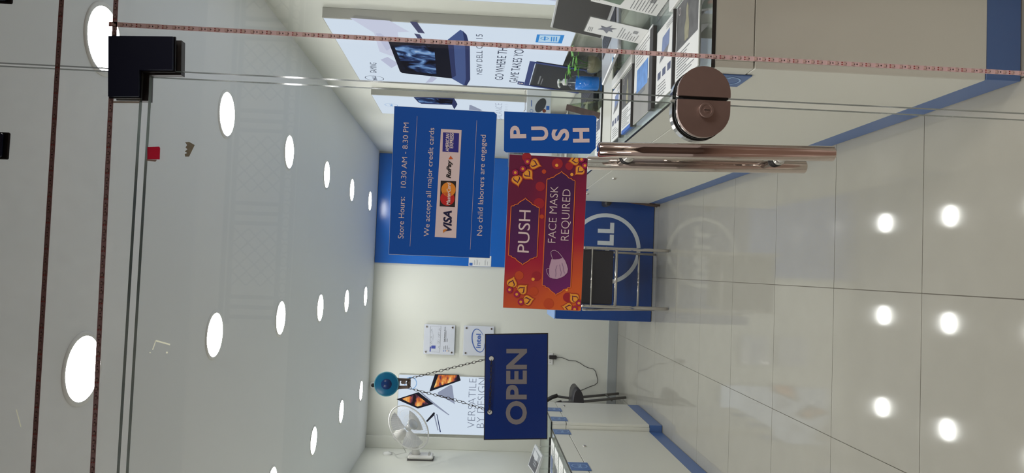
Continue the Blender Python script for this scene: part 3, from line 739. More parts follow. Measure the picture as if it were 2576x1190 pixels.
b.ptext(Fq, 'intel', (1050+1722/10.82, 800+822/10.82), (1050+1735/10.82, 800+430/10.82), 12.5, bold=0.03)
b.build('logo', I_int, t)

E_print = emat('backlit_print', (222, 234, 250), BACKLIT)
E_shade = emat('backlit_lavender', (196, 200, 226), BACKLIT); E_mist = emat('backlit_mist', (210, 214, 236), BACKLIT)
E_ribbon = emat('backlit_violet_grey', (78, 80, 112), BACKLIT); E_screen = emat('backlit_screen_dark', (20, 24, 38), BACKLIT)
E_steelblue = emat('backlit_steel_blue', (74, 92, 142), BACKLIT); E_deep = emat('backlit_deep_blue', (48, 58, 100), BACKLIT)
E_smoke = emat('backlit_smoke', (120, 150, 190), BACKLIT); E_ink = emat('backlit_ink', (62, 70, 92), BACKLIT); E_ice = emat('backlit_ice', (120, 180, 230), BACKLIT)
E_silver = emat('backlit_silver', (150, 158, 182), BACKLIT); E_lb = emat('backlit_ring_blue', (120, 170, 226), BACKLIT); E_sky = emat('backlit_badge_blue', (60, 140, 214), BACKLIT)
def fire_mat():
    m = bpy.data.materials.new('backlit_sunset'); m.use_nodes = True; nt = m.node_tree; nt.nodes.clear(); N = nt.nodes.new; K = nt.links.new
    tc = N('ShaderNodeTexCoord'); mp = N('ShaderNodeMapping'); mp.inputs['Scale'].default_value = (9, 9, 16); mp.inputs['Rotation'].default_value = (0, 0.6, 0)
    nz = N('ShaderNodeTexNoise'); nz.inputs['Scale'].default_value = 1.0; nz.inputs['Detail'].default_value = 3; cr = N('ShaderNodeValToRGB')
    els = cr.color_ramp.elements; els[0].position = 0.40; els[0].color = srgb(30, 24, 32); els[1].position = 0.72; els[1].color = srgb(255, 226, 150)
    for p_, c_ in ((0.47, (112, 62, 84)), (0.54, (206, 104, 50)), (0.62, (244, 168, 88))): e = els.new(p_); e.color = srgb(*c_)
    em = N('ShaderNodeEmission'); o = N('ShaderNodeOutputMaterial'); em.inputs[1].default_value = BACKLIT
    K(tc.outputs['Object'], mp.inputs[0]); K(mp.outputs[0], nz.inputs['Vector']); K(nz.outputs['Fac'], cr.inputs[0]); K(cr.outputs[0], em.inputs[0]); K(em.outputs[0], o.inputs[0])
    return m
E_fire = fire_mat()
def smoke_mat():
    m = bpy.data.materials.new('backlit_blue_smoke'); m.use_nodes = True; nt = m.node_tree; nt.nodes.clear(); N = nt.nodes.new; K = nt.links.new
    tc = N('ShaderNodeTexCoord'); nz = N('ShaderNodeTexNoise'); nz.inputs['Scale'].default_value = 7.0; nz.inputs['Detail'].default_value = 6; nz.inputs['Distortion'].default_value = 1.2; cr = N('ShaderNodeValToRGB')
    els = cr.color_ramp.elements; els[0].position = 0.45; els[0].color = srgb(14, 17, 30); els[1].position = 0.74; els[1].color = srgb(214, 232, 246)
    for p_, c_ in ((0.54, (40, 60, 104)), (0.63, (110, 150, 204))): e = els.new(p_); e.color = srgb(*c_)
    em = N('ShaderNodeEmission'); o = N('ShaderNodeOutputMaterial'); em.inputs[1].default_value = BACKLIT
    K(tc.outputs['Object'], nz.inputs['Vector']); K(nz.outputs['Fac'], cr.inputs[0]); K(cr.outputs[0], em.inputs[0]); K(em.outputs[0], o.inputs[0])
    return m
E_bluesmoke = smoke_mat()

def lightbox(label, fr, u0, u1, z0, z1, th):
    o = fr.p((u0+u1)/2, z0, 0)
    t = thing('light_box', label, 'light box', tuple(o), 'backlit poster boxes')
    MB().fbox(fr, u0, u1, z0, z1, 0.0, th, 0.002).build('case', M_grey, t)
    f = Fr(fr.p(0, 0, th+0.0008), fr.r, fr.u)
    MB().poly(f, [(u0+.006, z0+.006), (u1-.006, z0+.006), (u1-.006, z1-.006), (u0+.006, z1-.006)]).build('backlit_print', E_print, t)
    return t, f
def prn(t, f, name, m, polys, d=0.0006):
    for L in polys: MB().poly(f, pp(f, L), d).build(name, m, t)
# near one with the big gaming laptop
TH = 0.052
u_of = lambda x, y, th=TH: Fr(FRW.p(0, 0, th), FRW.r, FRW.u).px(x, y)
ua, za = u_of(808, 42); ub, zb = u_of(906, 205); uc, zc = u_of(1452, 80)
t, f = lightbox('wide light box showing a big dark gaming laptop on the right wall', FRW, ub, (ua+uc)/2, zc, (za+zb)/2, TH)
prn(t, f, 'shape_print', E_mist, [[(940, 80), (1000, 78), (1012, 150), (955, 130)], [(880, 45), (980, 52), (1030, 80), (940, 82)]], 0.0003)
prn(t, f, 'shape_print', E_shade, [[(945, 84), (958, 84), (994, 112), (973, 128)], [(957, 150), (975, 143), (1003, 160), (985, 171)], [(1085, 192), (1100, 196), (1088, 206), (1070, 209)]], 0.0004)
prn(t, f, 'ribbon_print', E_ribbon, [[(1030.5, 54), (1049, 55.5), (1069, 84), (1052, 82)], [(1042, 84), (1056, 86), (1066, 102), (1054, 102)]], 0.0005)
prn(t, f, 'laptop_base_print', E_steelblue, [[(1122, 103), (1158, 74.5), (1166, 79), (1177, 114), (1179, 202), (1171, 217), (1136, 197)]], 0.0007)
prn(t, f, 'laptop_edge_print', E_deep, [[(1164, 77), (1174, 87), (1182, 116), (1183, 200), (1173, 217), (1168, 214), (1172, 198), (1170, 116)], [(1126, 104), (1141, 106), (1147, 190), (1136, 196.7)]], 0.0009)
prn(t, f, 'laptop_screen_print', E_screen, [[(976.7, 102.5), (1126, 104), (1137, 197), (1012, 183.5), (1006, 179)]], 0.0011)
prn(t, f, 'screen_picture_print', E_bluesmoke, [[(990, 112), (1092, 115), (1098, 186), (1018, 177)]], 0.0014)
R1, R2 = MB(), MB(); dc = f.px(942, 196.5); e1 = f.px(918, 194); e2 = f.px(967, 199)
dell_logo(R1, R2, f, dc[0], dc[1], abs(e1[1]-e2[1])/2*1.0, 0.0008, 0.07)
R1.build('logo_ring_print', E_ink, t); R2.build('logo_word_print', E_ink, t)
b = MB(); b.ptext(f, 'GAMING', (947, 184), (947, 158), 15, d=0.0008).ptext(f, 'NEW DELL G3 15', (1213, 187), (1214, 86), 13.5, d=0.0008, bold=-0.005)
b.ptext(f, 'GO WHERE THE', (1265, 201), (1278, 112), 20, d=0.0008, bold=0.0).ptext(f, 'GAME TAKES YOU,', (1301, 208), (1321, 113), 20, d=0.0008, bold=0.0)
b.build('lettering', E_ink, t)
bd = MB().poly(f, pp(f, [(1351, 86), (1420, 88), (1413, 109), (1347, 106)]), 0.0008).build('badge_print', E_sky, t)
MB().poly(f, pp(f, [(1358, 88), (1410, 89.5), (1404, 106.5), (1354, 104.5)]), 0.0012).build('badge_centre_print', emat('backlit_pale_blue', (190, 220, 242), BACKLIT), bd)
b = MB(); bc_ = f.px(1370, 96); b.ring(f, bc_[0], bc_[1], 0.017, 0.021, 0.0015, 24); b.strip(f, pp(f, [(1370, 101), (1371, 91)]), 0.008, 0.0015)
for x in (1387, 1393, 1399): b.strip(f, pp(f, [(x, 103.5), (x+1, 92)]), 0.006, 0.0015)
b.build('badge_lettering', E_sky, bd)
# further one
u1_, zA = u_of(933, 238); u2_, zB = u_of(960, 285)
t, f = lightbox('narrow light box with a small blue-screened laptop, behind the hours sign', FRW, u2_, u1_, 1.03, (zA+zB)/2, TH)
prn(t, f, 'laptop_frame_print', E_deep, [[(1040, 244), (1142, 247), (1146, 253), (1151, 262), (1143, 275), (1137, 264), (1060, 261), (1052, 257)]], 0.0005)
prn(t, f, 'screen_picture_print', E_bluesmoke, [[(1046, 246), (1140, 249), (1137, 262), (1055, 257)]], 0.0008)
prn(t, f, 'tablet_print', E_silver, [[(1181, 264), (1186, 264.5), (1214, 277.5), (1207, 279), (1180, 276)]], 0.0005)
R1, R2 = MB(), MB(); dc = f.px(984, 264); e1 = f.px(967, 262); e2 = f.px(1016, 267); dell_logo(R1, R2, f, dc[0], dc[1], abs(e1[1]-dc[1]), 0.0006, 0.07)
R1.build('logo_ring_print', E_lb, t); R2.build('logo_word_print', E_lb, t)
MB().ptext(f, 'BALANCE', (1263, 302), (1263, 260), 15, d=0.0006, bold=-0.02).build('lettering', E_silver, t)
b = MB()
for k in range(7): b.strip(f, pp(f, [(1270, 287-4*k), (1277, 287-4*k)]), 0.004, 0.0006)
tag(b.build('small_print', E_silver, t), kind='stuff')
# nearest one, only its far lower part in view
t, f = lightbox('light box at the picture edge, right wall, nearest to the door', FRW, u_of(1397, 14)[0], u_of(1397, 14)[0]+1.2, zc, (za+zb)/2, TH)
ux = u_of(1397, 14)[0]
MB().poly(f, [(ux+0.01, zc+0.05), (ux+0.5, zc+0.05), (ux+0.5, zc+0.6), (ux+0.2, zc+0.5)], 0.0004).build('shape_print', E_shade, t)
# back wall one
t, f = lightbox('light box with tilted tablets and laptops on the back wall', FB, -1.694, -1.104, 1.07, 2.208, 0.03)
k7 = lambda x, y: (980+x/7.0, 930+y/7.0)
prn(t, f, 'tablet_edge_print', E_silver, [[k7(540, 400), k7(580, 410), k7(770, 570), k7(1055, 795), k7(1035, 800), k7(760, 610)]], 0.0005)
prn(t, f, 'laptop_body_print', E_silver, [[k7(850, 400), k7(1080, 262), k7(1105, 285), k7(1148, 608), k7(1100, 575), k7(850, 440)]], 0.0005)
prn(t, f, 'screen_bezel_print', E_screen, [[k7(120, 520), k7(510, 395), k7(775, 605), k7(500, 685)], [k7(800, 78), k7(1222, 90), k7(1254, 190), k7(700, 388)], [k7(640, 905), k7(775, 750), k7(800, 760), k7(790, 800), k7(660, 925)]], 0.0008)
prn(t, f, 'screen_picture_print', E_fire, [[k7(210, 512), k7(470, 432), k7(680, 600), k7(490, 650)], [k7(860, 92), k7(1190, 98), k7(1175, 190), k7(780, 320)]], 0.0011)
prn(t, f, 'stand_print', E_deep, [[k7(825, 780), k7(840, 790), k7(905, 1100), k7(885, 1098)]], 0.0006)
prn(t, f, 'stand_print', E_silver, [[k7(775, 790), k7(800, 800), k7(862, 1065), k7(845, 1070)]], 0.0006)
b = MB(); rc_ = f.px(1033, 964); b.ring(f, rc_[0], rc_[1], 0.056, 0.063, 0.0006, 48); b.build('logo_ring_print', E_lb, t)
MB().ptext(f, 'VERSATILE', (1194, 1076.5), (1198.5, 952.5), 18, d=0.0006, bold=-0.02).ptext(f, 'BY DESIGN', (1217, 1076.5), (1222, 952), 18, d=0.0006, bold=-0.02).build('lettering', emat('backlit_grey_ink', (110, 118, 140), BACKLIT), t)

t = thing('security_camera', 'small round dome camera on the back wall under the ceiling', 'camera', (-1.225, 7.55, 2.46))
MB().cyl((-1.225, 7.5498, 2.458), (-1.225, 7.532, 2.458), 0.036, 24, bev=0.004).build('base', M_white, t)
MB().lathe((-1.225, 7.532, 2.458), (0, -1, 0), [(0.019, 0), (0.019, 0.01), (0.014, 0.02), (0, 0.024)], 20).build('lens_dome', M_black, t)
t = thing('wall_socket', 'white wall socket plate low on the back wall', 'socket', (-0.87, 7.55, 0.66))
MB().fbox(FB, -0.965, -0.845, 0.655, 0.745, 0.0, 0.012, 0.003).build('plate', M_white, t)
for x in (-0.94, -0.925): MB().disc(FB, x, 0.685, 0.004, 0.0125, 10).build('hole', M_black, t)
t = thing('power_adapter', 'black plug adapter in the wall socket with its thin cord', 'adapter', (-0.885, 7.55, 0.65))
MB().fbox(FB, -0.905, -0.866, 0.622, 0.700, 0.0125, 0.045, 0.006).build('plug_body', M_black, t)
cord = [(1400, 898), (1410, 898.5), (1418, 901), (1430, 906.5), (1448, 908), (1460, 914), (1470, 921), (1480, 925.5), (1493, 928), (1498, 935), (1501, 946), (1503, 955), (1502, 963), (1496, 968), (1482, 973), (1468, 979), (1456, 984)]
MB().tube([Vector((FB.p(*FB.px(x, y), 0.006+0.02*max(0, 1-i/3)))) for i, (x, y) in enumerate(cord)], 0.003, 6).build('cord', M_black, t)
t = thing('wall_rosette', 'round white cable outlet on the left wall above the fan', 'socket', (-1.84, 7.27, 2.27))
FL = Fr((-1.84, 0, 0), (0, 1, 0), (0, 0, 1))
rx = FL.px(975, 1143)
MB().lathe(FL.p(*rx, 0), FL.n, [(0.045, 0), (0.045, 0.012), (0.036, 0.02), (0, 0.024)], 24).build('cover', M_white, t)

# ------------------------------------------------------------------ wall fan
t = thing('wall_fan', 'white fan mounted sideways on the left wall, cage tilted down', 'fan', (-1.84, 7.2, 1.9))
bz0 = FL.px(1027, 1153); bz1 = FL.px(1090, 1155); yb = (bz0[0]+bz1[0])/2
MB().fbox(FL, yb-0.085, yb+0.085, bz1[1]-0.005, bz0[1]+0.005, 0.0, 0.008, 0.003).build('base_foot', M_dark, t)
base = MB().fbox(FL, yb-0.083, yb+0.083, bz1[1], bz0[1], 0.008, 0.045, 0.014).build('base', M_fanwhite, t)
b = MB()
for i in range(4): b.fbox(FL, yb-0.05+0.03*i, yb-0.032+0.03*i, bz1[1]+0.03, bz1[1]+0.05, 0.044, 0.056, 0.003)
tag(b.build('speed_button', M_grey, base), kind='stuff')
HC = at(1029, 1075, Y=7.06); nf = Vector((0.60, -0.52, -0.60)).normalized()
NB = FL.p(yb, bz0[1]-0.07, 0.04)
MO = HC-nf*0.14
MB().tube([NB, NB+Vector((0.05, 0, 0.004)), NB+Vector((0.10, -0.01, 0.012)), MO+Vector((-0.01, 0, -0.03))], [0.045, 0.034, 0.030, 0.034], 16).build('neck', M_fanwhite, t)
MB().lathe(MO-nf*0.075, nf, [(0, 0), (0.035, 0.004), (0.052, 0.025), (0.056, 0.07), (0.045, 0.12), (0.02, 0.14), (0, 0.14)], 24).build('motor_housing', M_fanwhite, t)
e1_ = nf.cross(Vector((0, 0, 1))).normalized(); e2_ = nf.cross(e1_)
ringpt = lambda r, a, h: HC+nf*h+(e1_*math.cos(a)+e2_*math.sin(a))*r
RF = 0.225
cage = MB()
cage.tube([ringpt(RF, 6.28318*i/48, 0.0) for i in range(48)], 0.0065, 8, closed=True)
cage.build('cage_rim', M_fanwhite, t)
cw = MB()
for i in range(56):
    a = 6.28318*i/56
    cw.tube([ringpt(0.055, a, 0.062), ringpt(0.13, a, 0.058), ringpt(0.19, a, 0.04), ringpt(RF, a, 0.0)], 0.0009, 4, cap=False)
    cw.tube([ringpt(0.05, a, -0.085), ringpt(0.14, a, -0.08), ringpt(0.20, a, -0.05), ringpt(RF, a, 0.0)], 0.0009, 4, cap=False)
for r, h in ((0.10, 0.061), (0.16, 0.05)): cw.tube([ringpt(r, 6.28318*i/36, h) for i in range(36)], 0.001, 4, closed=True)
tag(cw.build('cage_wire', M_fanwhite, t), kind='stuff')
MB().lathe(HC+nf*0.055, nf, [(0.055, 0), (0.056, 0.006), (0.045, 0.012), (0, 0.014)], 28).build('front_badge', M_silver, t)
MB().lathe(HC-nf*0.02, nf, [(0.03, 0), (0.032, 0.02), (0.026, 0.045), (0, 0.055)], 20).build('hub', M_silver, t)
for j in range(3):
    a0 = j*2.0944+0.5; v = []; fs = []
    for i in range(7):
        for w in range(5):
            r = 0.03+0.165*i/6; a = a0+(w/4-0.5)*(1.5-0.25*abs(i-3)/3)*(0.75+0.25*i/6); v.append(ringpt(r, a, -0.02+0.03*(w/4-0.5)))
    for i in range(6):
        for w in range(4): fs.append((i*5+w, i*5+w+1, (i+1)*5+w+1, (i+1)*5+w))
    MB().add(v, fs, True).build('blade', mat('fan_blade', (206, 206, 206), 0.35), t)
cp = [MO-nf*0.05, FL.p(yb-0.02, bz0[1]+0.02, 0.06), FL.p(yb+0.0, bz0[1]+0.12, 0.03), FL.p(rx[0]-0.02, rx[1]-0.06, 0.02), FL.p(rx[0], rx[1]-0.01, 0.024)]
MB().tube(cp, 0.003, 6).build('cord', M_grey, t)

# ------------------------------------------------------------------ reception desk
t = thing('reception_desk', 'blue reception desk with a white ring logo at the back', 'desk', (0.11, 6.1, 0))
MB().box(-0.40, 0.66, 6.1, 6.68, 0.003, 0.800, 0.004).build('body', M_deskblue, t)
MB().box(-0.402, 0.66, 6.098, 6.72, 0.8005, 0.812, 0.002).build('top', M_desktop, t)
FD = Fr((0, 6.0985, 0), (1, 0, 0), (0, 0, 1)); I_logo = mat('logo_white', (216, 222, 228), 0.5)
R1, R2 = MB(), MB(); dell_logo(R1, R2, FD, 0.193, 0.405, 0.295, 0.0006, 0.11)
R1.build('logo_ring', I_logo, t); R2.build('logo_word', I_logo, t)

# ------------------------------------------------------------------ chairs
t = thing('folding_chair', 'chrome folding chair with black seat and back before the blue desk', 'chair', (-0.03, 5.78, 0))
for sx, x in ((-1, -0.262), (1, 0.178)):
    MB().tube([(x, 5.56, 0.008), (x, 5.585, 0.30), (x, 5.60, 0.62), (x, 5.565, 0.80), (x, 5.55, 0.84)], 0.0125, 12).build('leg', M_steel, t)
    xr = x-0.022 if sx > 0 else x-0.03
    MB().tube([(xr, 6.0, 0.008), (xr, 5.86, 0.26), (xr, 5.70, 0.50), (xr, 5.625, 0.645)], 0.0105, 12).build('leg', M_steel, t)
    MB().lathe((x+0.013*sx*0, 5.585, 0.652), (0, -1, 0), [(0.013, 0), (0.013, 0.006), (0.008, 0.013), (0, 0.014)], 16).build('pivot_cap', M_steel, t)
MB().tube([(-0.262, 5.59, 0.405), (0.178, 5.59, 0.405)], 0.0125, 12).build('crossbar', M_steel, t)
MB().tube([(-0.262, 5.578, 0.592), (0.178, 5.578, 0.592)], 0.006, 10).build('crossbar', M_steel, t)
MB().tube([(-0.292, 5.92, 0.16), (0.156, 5.92, 0.16)], 0.009, 10).build('crossbar', M_steel, t)
M_vinyl = mat('black_vinyl', (27, 29, 36), 0.42, var=0.2, scale=20, bump=0.2)
MB().box(-0.248, 0.164, 5.600, 5.625, 0.425, 0.83, 0.008).build('backrest', M_vinyl, t)
MB().box(-0.245, 0.16, 5.63, 6.0, 0.425, 0.455, 0.012).build('seat', M_vinyl, t)
t = thing('visitor_chair', 'black chair with a bent tube back at the back left corner', 'chair', (-1.25, 7.15, 0))
M_ctube = mat('dull_tube', (96, 96, 94), 0.35, 0.7)
p0 = at(1440, 979, Y=7.05); p1 = at(1440, 1003, Y=7.1)
seat = MB(); seat.prism(Fr((0, 7.33, 0), (1, 0, 0), (0, 0, 1)), [(-1.112, 0.458), (-1.117, 0.476), (-1.132, 0.490), (-1.155, 0.500), (-1.20, 0.506), (-1.30, 0.510), (-1.46, 0.512), (-1.46, 0.43), (-1.3, 0.412), (-1.22, 0.410), (-1.17, 0.418), (-1.135, 0.434), (-1.118, 0.446)], 0.0, 0.36, smooth=True)
seat.build('seat', M_vinyl, t)
for y in (7.0, 7.36):
    fr_ = at(1558, 990, Z=0) if y > 7.2 else at(1580, 1003, Z=0)
    MB().tube([(fr_.x, y, 0.006), (fr_.x-0.035, y, 0.28), (fr_.x-0.06, y, 0.50), (-1.248, y, 0.63), (-1.265, y, 0.68), (-1.33, y, 0.76), (-1.43, y, 0.82)], 0.0125, 10).build('frame_tube', M_ctube, t)
    MB().tube([(-1.24, y, 0.615), (-1.262, y, 0.675), (-1.30, y, 0.735), (-1.38, y, 0.80)], 0.02, 10).build('arm_pad', M_black, t)
    MB().tube([(-1.5, y, 0.006), (-1.45, y, 0.42)], 0.0125, 10).build('leg', M_ctube, t)
MB().tube([(at(1558, 990, Z=0).x-0.01, 7.0, 0.14), (at(1558, 990, Z=0).x-0.01, 7.36, 0.14)], 0.008, 8).build('stretcher', M_ctube, t)
MB().box(-1.49, -1.45, 7.0, 7.36, 0.52, 0.88, 0.012).build('backrest', M_vinyl, t)

lf = at(1647, 522, Z=0); lu = at(1562, 503, Y=6.04)
t = thing('stool', 'slim dark stool tucked between the right end counter and the blue desk', 'stool', (0.6, 5.98, 0))
MB().box(0.535, 0.86, 5.89, 6.075, 0.40, 0.455, 0.015).build('seat', M_vinyl, t)
M_leg = mat('worn_brown_metal', (120, 98, 88), 0.4, 0.5)
for x0, y0, x1, y1 in ((lf.x, 6.0, lu.x+0.005, 6.03), (lf.x, 5.925, lu.x+0.005, 5.93), (0.80, 6.0, 0.77, 6.03), (0.80, 5.925, 0.77, 5.93)):
    MB().tube([(x0, y0, 0.004), (x1, y1, 0.40)], 0.009, 8).build('leg', M_leg, t)

# ------------------------------------------------------------------ display counters
def brand_plate(fr, u0, u1, z0, z1, parent):
    pl = MB().fbox(fr, u0, u1, z0, z1, 0.0, 0.004, 0.001).build('brand_plate', M_blue, parent)
    R1, R2 = MB(), MB(); f = Fr(fr.p(0, 0, 0.0045), fr.r, fr.u)
    dell_logo(R1, R2, f, (u0+u1)/2, (z0+z1)/2, min(u1-u0, z1-z0)*0.40, 0.0004, 0.10)
    R1.build('logo_ring', mat('logo_pale_blue', (150, 184, 226), 0.5), pl); R2.build('logo_word', MATS['logo_pale_blue'], pl)
def counter(label, side, xf, xb, y0, y1, top, plates=(), knob=None, tray=True, dark_end=None, glass_top=True):
    """xf front (aisle) face, xb rear; side +1 = right-hand counters"""
    s = side; t = thing('display_counter', label, 'counter', (xf, (y0+y1)/2, 0), 'white display counters')
    fr = Fr((xf, 0, 0), (0, -s, 0), (0, 0, 1))                     # aisle face
    sg = lambda y: -s*y
    X = lambda a, b: (min(a, b), max(a, b))
    MB().box(*X(xf+s*0.022, xb), y0, y1, 0.10, top-0.118, 0.001).build('carcass', M_lam, t)
    MB().box(*X(xf+s*0.004, xb), y0+0.002, y1-0.002, 0.003, 0.0995, 0.001).build('plinth', M_blue, t)
    MB().fbox(fr, sg(y0+0.001), sg(y1-0.001), 0.102, top-0.120, -0.0215, -0.001, 0.002).build('door_panel', M_lam, t)
    rim = MB()
    rim.box(*X(xf, xf+s*0.018), y0, y1, top-0.115, top-0.011, 0.001)
    rim.build('front_band', M_lam, t)
    e = MB(); e.box(*X(xf+s*0.0185, xb), y0, y0+0.018, top-0.115, top-0.011, 0.001); e.build('end_band', M_lam, t)
    e = MB(); e.box(*X(xf+s*0.0185, xb), y1-0.018, y1, top-0.115, top-0.011, 0.001); e.build('end_band', M_lam, t)
    MB().box(*X(xf+s*0.0185, xb), y0+0.0185, y1-0.0185, top-0.114, top-0.040).build('tray_floor', M_paper, t)
    if glass_top:
        g = MB().box(*X(xf-s*0.002, xb), y0-0.002, y1-0.002, top-0.0105, top).build('glass_top', [G_top, M_edgedark], t)
        for p in g.data.polygons:
            if abs(p.normal.z) < 0.5: p.material_index = 1
    else:
        MB().box(*X(xf, xb), y0, y1-0.002, top-0.0105, top, 0.002).build('top', M_lam, t)
    for ya, yb_ in plates: brand_plate(fr, sg(ya), sg(yb_), top-0.135, top-0.012, t)
    if knob:
        MB().lathe(fr.p(sg(knob[0]), knob[1], -0.0005), fr.n, [(0.013, 0), (0.013, 0.005), (0.009, 0.009), (0, 0.01)], 18).build('keyhole', M_steel, t)
    return t
TOP = 0.855
cA = counter('long white display counter on the right, nearest the door', 1, 0.556, 1.185, 1.92, 3.655, TOP, plates=((1.98, 2.10), (3.50, 3.62)), knob=(2.8, 0.66))
cB = counter('white display counter in the middle of the right side', 1, 0.56, 1.17, 3.659, 5.24, TOP, plates=((3.80, 3.92), (5.02, 5.14)), knob=(4.35, 0.665))
cC = counter('short white end counter on the right beside the blue desk', 1, 0.562, 1.15, 5.244, 5.87, TOP, knob=(5.30, 0.686), glass_top=False)
cD = counter('white display counter on the left with a tilted laptop', -1, -1.20, -1.835, 4.30, 5.63, TOP, plates=((4.48, 4.66), (5.45, 5.60)), knob=(5.10, 0.675))
cE = counter('far white display counter on the left, standing slightly forward', -1, -1.15, -1.835, 5.634, 6.48, TOP, plates=((5.68, 5.82), (6.06, 6.20)), knob=(6.3, 0.68))

# fittings on the near counter
for ya, yb_ in ((1.99, 2.33), (2.92, 3.36)):
    MB().box(0.845, 0.885, ya, yb_, TOP+0.0004, TOP+0.016, 0.003).build('ledge', M_white, cA)
MB().box(0.58, 0.876, 2.55, 2.60, TOP+0.0004, TOP+0.014, 0.001).build('divider', M_dark, cA)
for y_ in (2.285, 2.915, 3.165): MB().box(0.585, 0.84, y_-0.005, y_+0.005, TOP+0.0004, TOP+0.012).build('divider', M_dark, cA)
def flyer(label, y0, y1, x0, x1, kind, z=TOP+0.0005):
    ft = Fr((0, 0, z), (0, -1, 0), (1, 0, 0))
    t = thing('flyer', label, 'flyer', ((0), 0, 0), 'leaflets on the right counter'); t.location = (x0, (y0+y1)/2, z)
    MB().fbox(ft, -y1, -y0, x0, x1, 0, 0.003).build('sheet', M_paper, t)
    u0, u1 = -y1, -y0; w = u1-u0; h = x1-x0
    def rect(a0, a1, b0, b1, m, d=0.0034, n='picture_print'):
        return MB().poly(ft, [(u0+w*a0, x0+h*b0), (u0+w*a1, x0+h*b0), (u0+w*a1, x0+h*b1), (u0+w*a0, x0+h*b1)], d).build(n, m, t)
    b = MB()
    if kind == 'soldier':
        rect(0.03, 0.97, 0.42, 0.99, mat('print_battle', (92, 92, 92), 0.5, var=0.75, scale=22))
        MB().poly(ft, [(u0+w*a, x0+h*c) for a, c in ((.42, .45), (.58, .45), (.60, .62), (.56, .72), (.55, .84), (.50, .90), (.46, .84), (.46, .72), (.40, .62))], 0.0037).build('figure_print', mat('print_khaki', (150, 146, 120), 0.6, var=0.3, scale=60), t)
        MB().ring(ft, u0+w*.16, x0+h*.9, 0.010, 0.012, 0.0038, 20).build('logo_ring', M_pale, t)
        for k in range(9): b.strip(ft, [(u0+w*.08, x0+h*(.36-.035*k)), (u0+w*(.5+.4*random.random()), x0+h*(.36-.035*k))], 0.003, 0.0036)
    elif kind == 'laptop':
        MB().poly(ft, [(u0+w*a, x0+h*c) for a, c in ((.30, .62), (.72, .66), (.74, .86), (.34, .84))], 0.0034).build('picture_print', mat('print_bluegrey', (120, 136, 176), 0.5, var=0.3, scale=30), t)
        MB().poly(ft, [(u0+w*a, x0+h*c) for a, c in ((.18, .52), (.62, .56), (.72, .66), (.30, .62))], 0.0034).build('picture_print', I_grey, t)
        for a in (.10, .38, .66): rect(a, a+.18, .30, .40, mat('print_slate', (84, 92, 120), 0.5), n='icon_print')
        for k in range(5): b.strip(ft, [(u0+w*.12, x0+h*(.22-.04*k)), (u0+w*(.5+.3*random.random()), x0+h*(.22-.04*k))], 0.003, 0.0036)
        for k in range(3): b.strip(ft, [(u0+w*.55, x0+h*(.95-.025*k)), (u0+w*.9, x0+h*(.95-.025*k))], 0.002, 0.0036)
    elif kind == 'blue':
        rect(0.0, 1.0, 0.0, 0.40, mat('print_taupe', (150, 148, 144), 0.5, var=0.2, scale=9))
        rect(0.18, 0.82, 0.36, 0.66, mat('print_azure', (104, 150, 216), 0.5, var=0.5, scale=24), 0.0037)
        rect(0.3, 0.7, 0.30, 0.36, I_grey, 0.0036)
        for k in range(6): b.strip(ft, [(u0+w*.1, x0+h*(.92-.04*k)), (u0+w*(.5+.4*random.random()), x0+h*(.92-.04*k))], 0.003, 0.0036)
    else:
        for k in range(12): b.strip(ft, [(u0+w*.1, x0+h*(.92-.07*k)), (u0+w*(.4+.5*random.random()), x0+h*(.92-.07*k))], 0.003, 0.0036)
        rect(.2, .8, .55, .78, mat('print_slate', (84, 92, 120), 0.5))
    tag(b.build('small_print', I_grey, t), kind='stuff')
    return t
flyer('leaflet with a dark battle picture, lying nearest the door', 2.03, 2.275, 0.59, 0.84, 'soldier')
flyer('white leaflet with a folding laptop, beside the dark one nearest the door', 2.295, 2.53, 0.59, 0.84, 'laptop')
flyer('leaflet with bright blue picture past the thick divider', 2.61, 2.905, 0.59, 0.90, 'blue')
t = flyer('second leaflet with a dark battle picture, past the blue one', 2.925, 3.155, 0.60, 0.84, 'soldier')
MB().box(0.585, 0.60, 2.925, 3.10, TOP+0.0004, TOP+0.012).build('blue_edge', I_blue, t)
flyer('second white folding-laptop leaflet, furthest along the near counter', 3.175, 3.40, 0.60, 0.84, 'laptop')
flyer('plain white leaflet at the near end of the middle counter', 3.70, 3.88, 0.60, 0.84, 'plain')

MB().box(0.575, 1.18, 3.42, 3.652, TOP+0.0004, TOP+0.004, 0.001).build('end_strip', M_lam, cA)
MB().box(0.56, 1.165, 3.6655, 3.6705, TOP+0.0004, TOP+0.010).build('edge_trim', M_edgedark, cB)
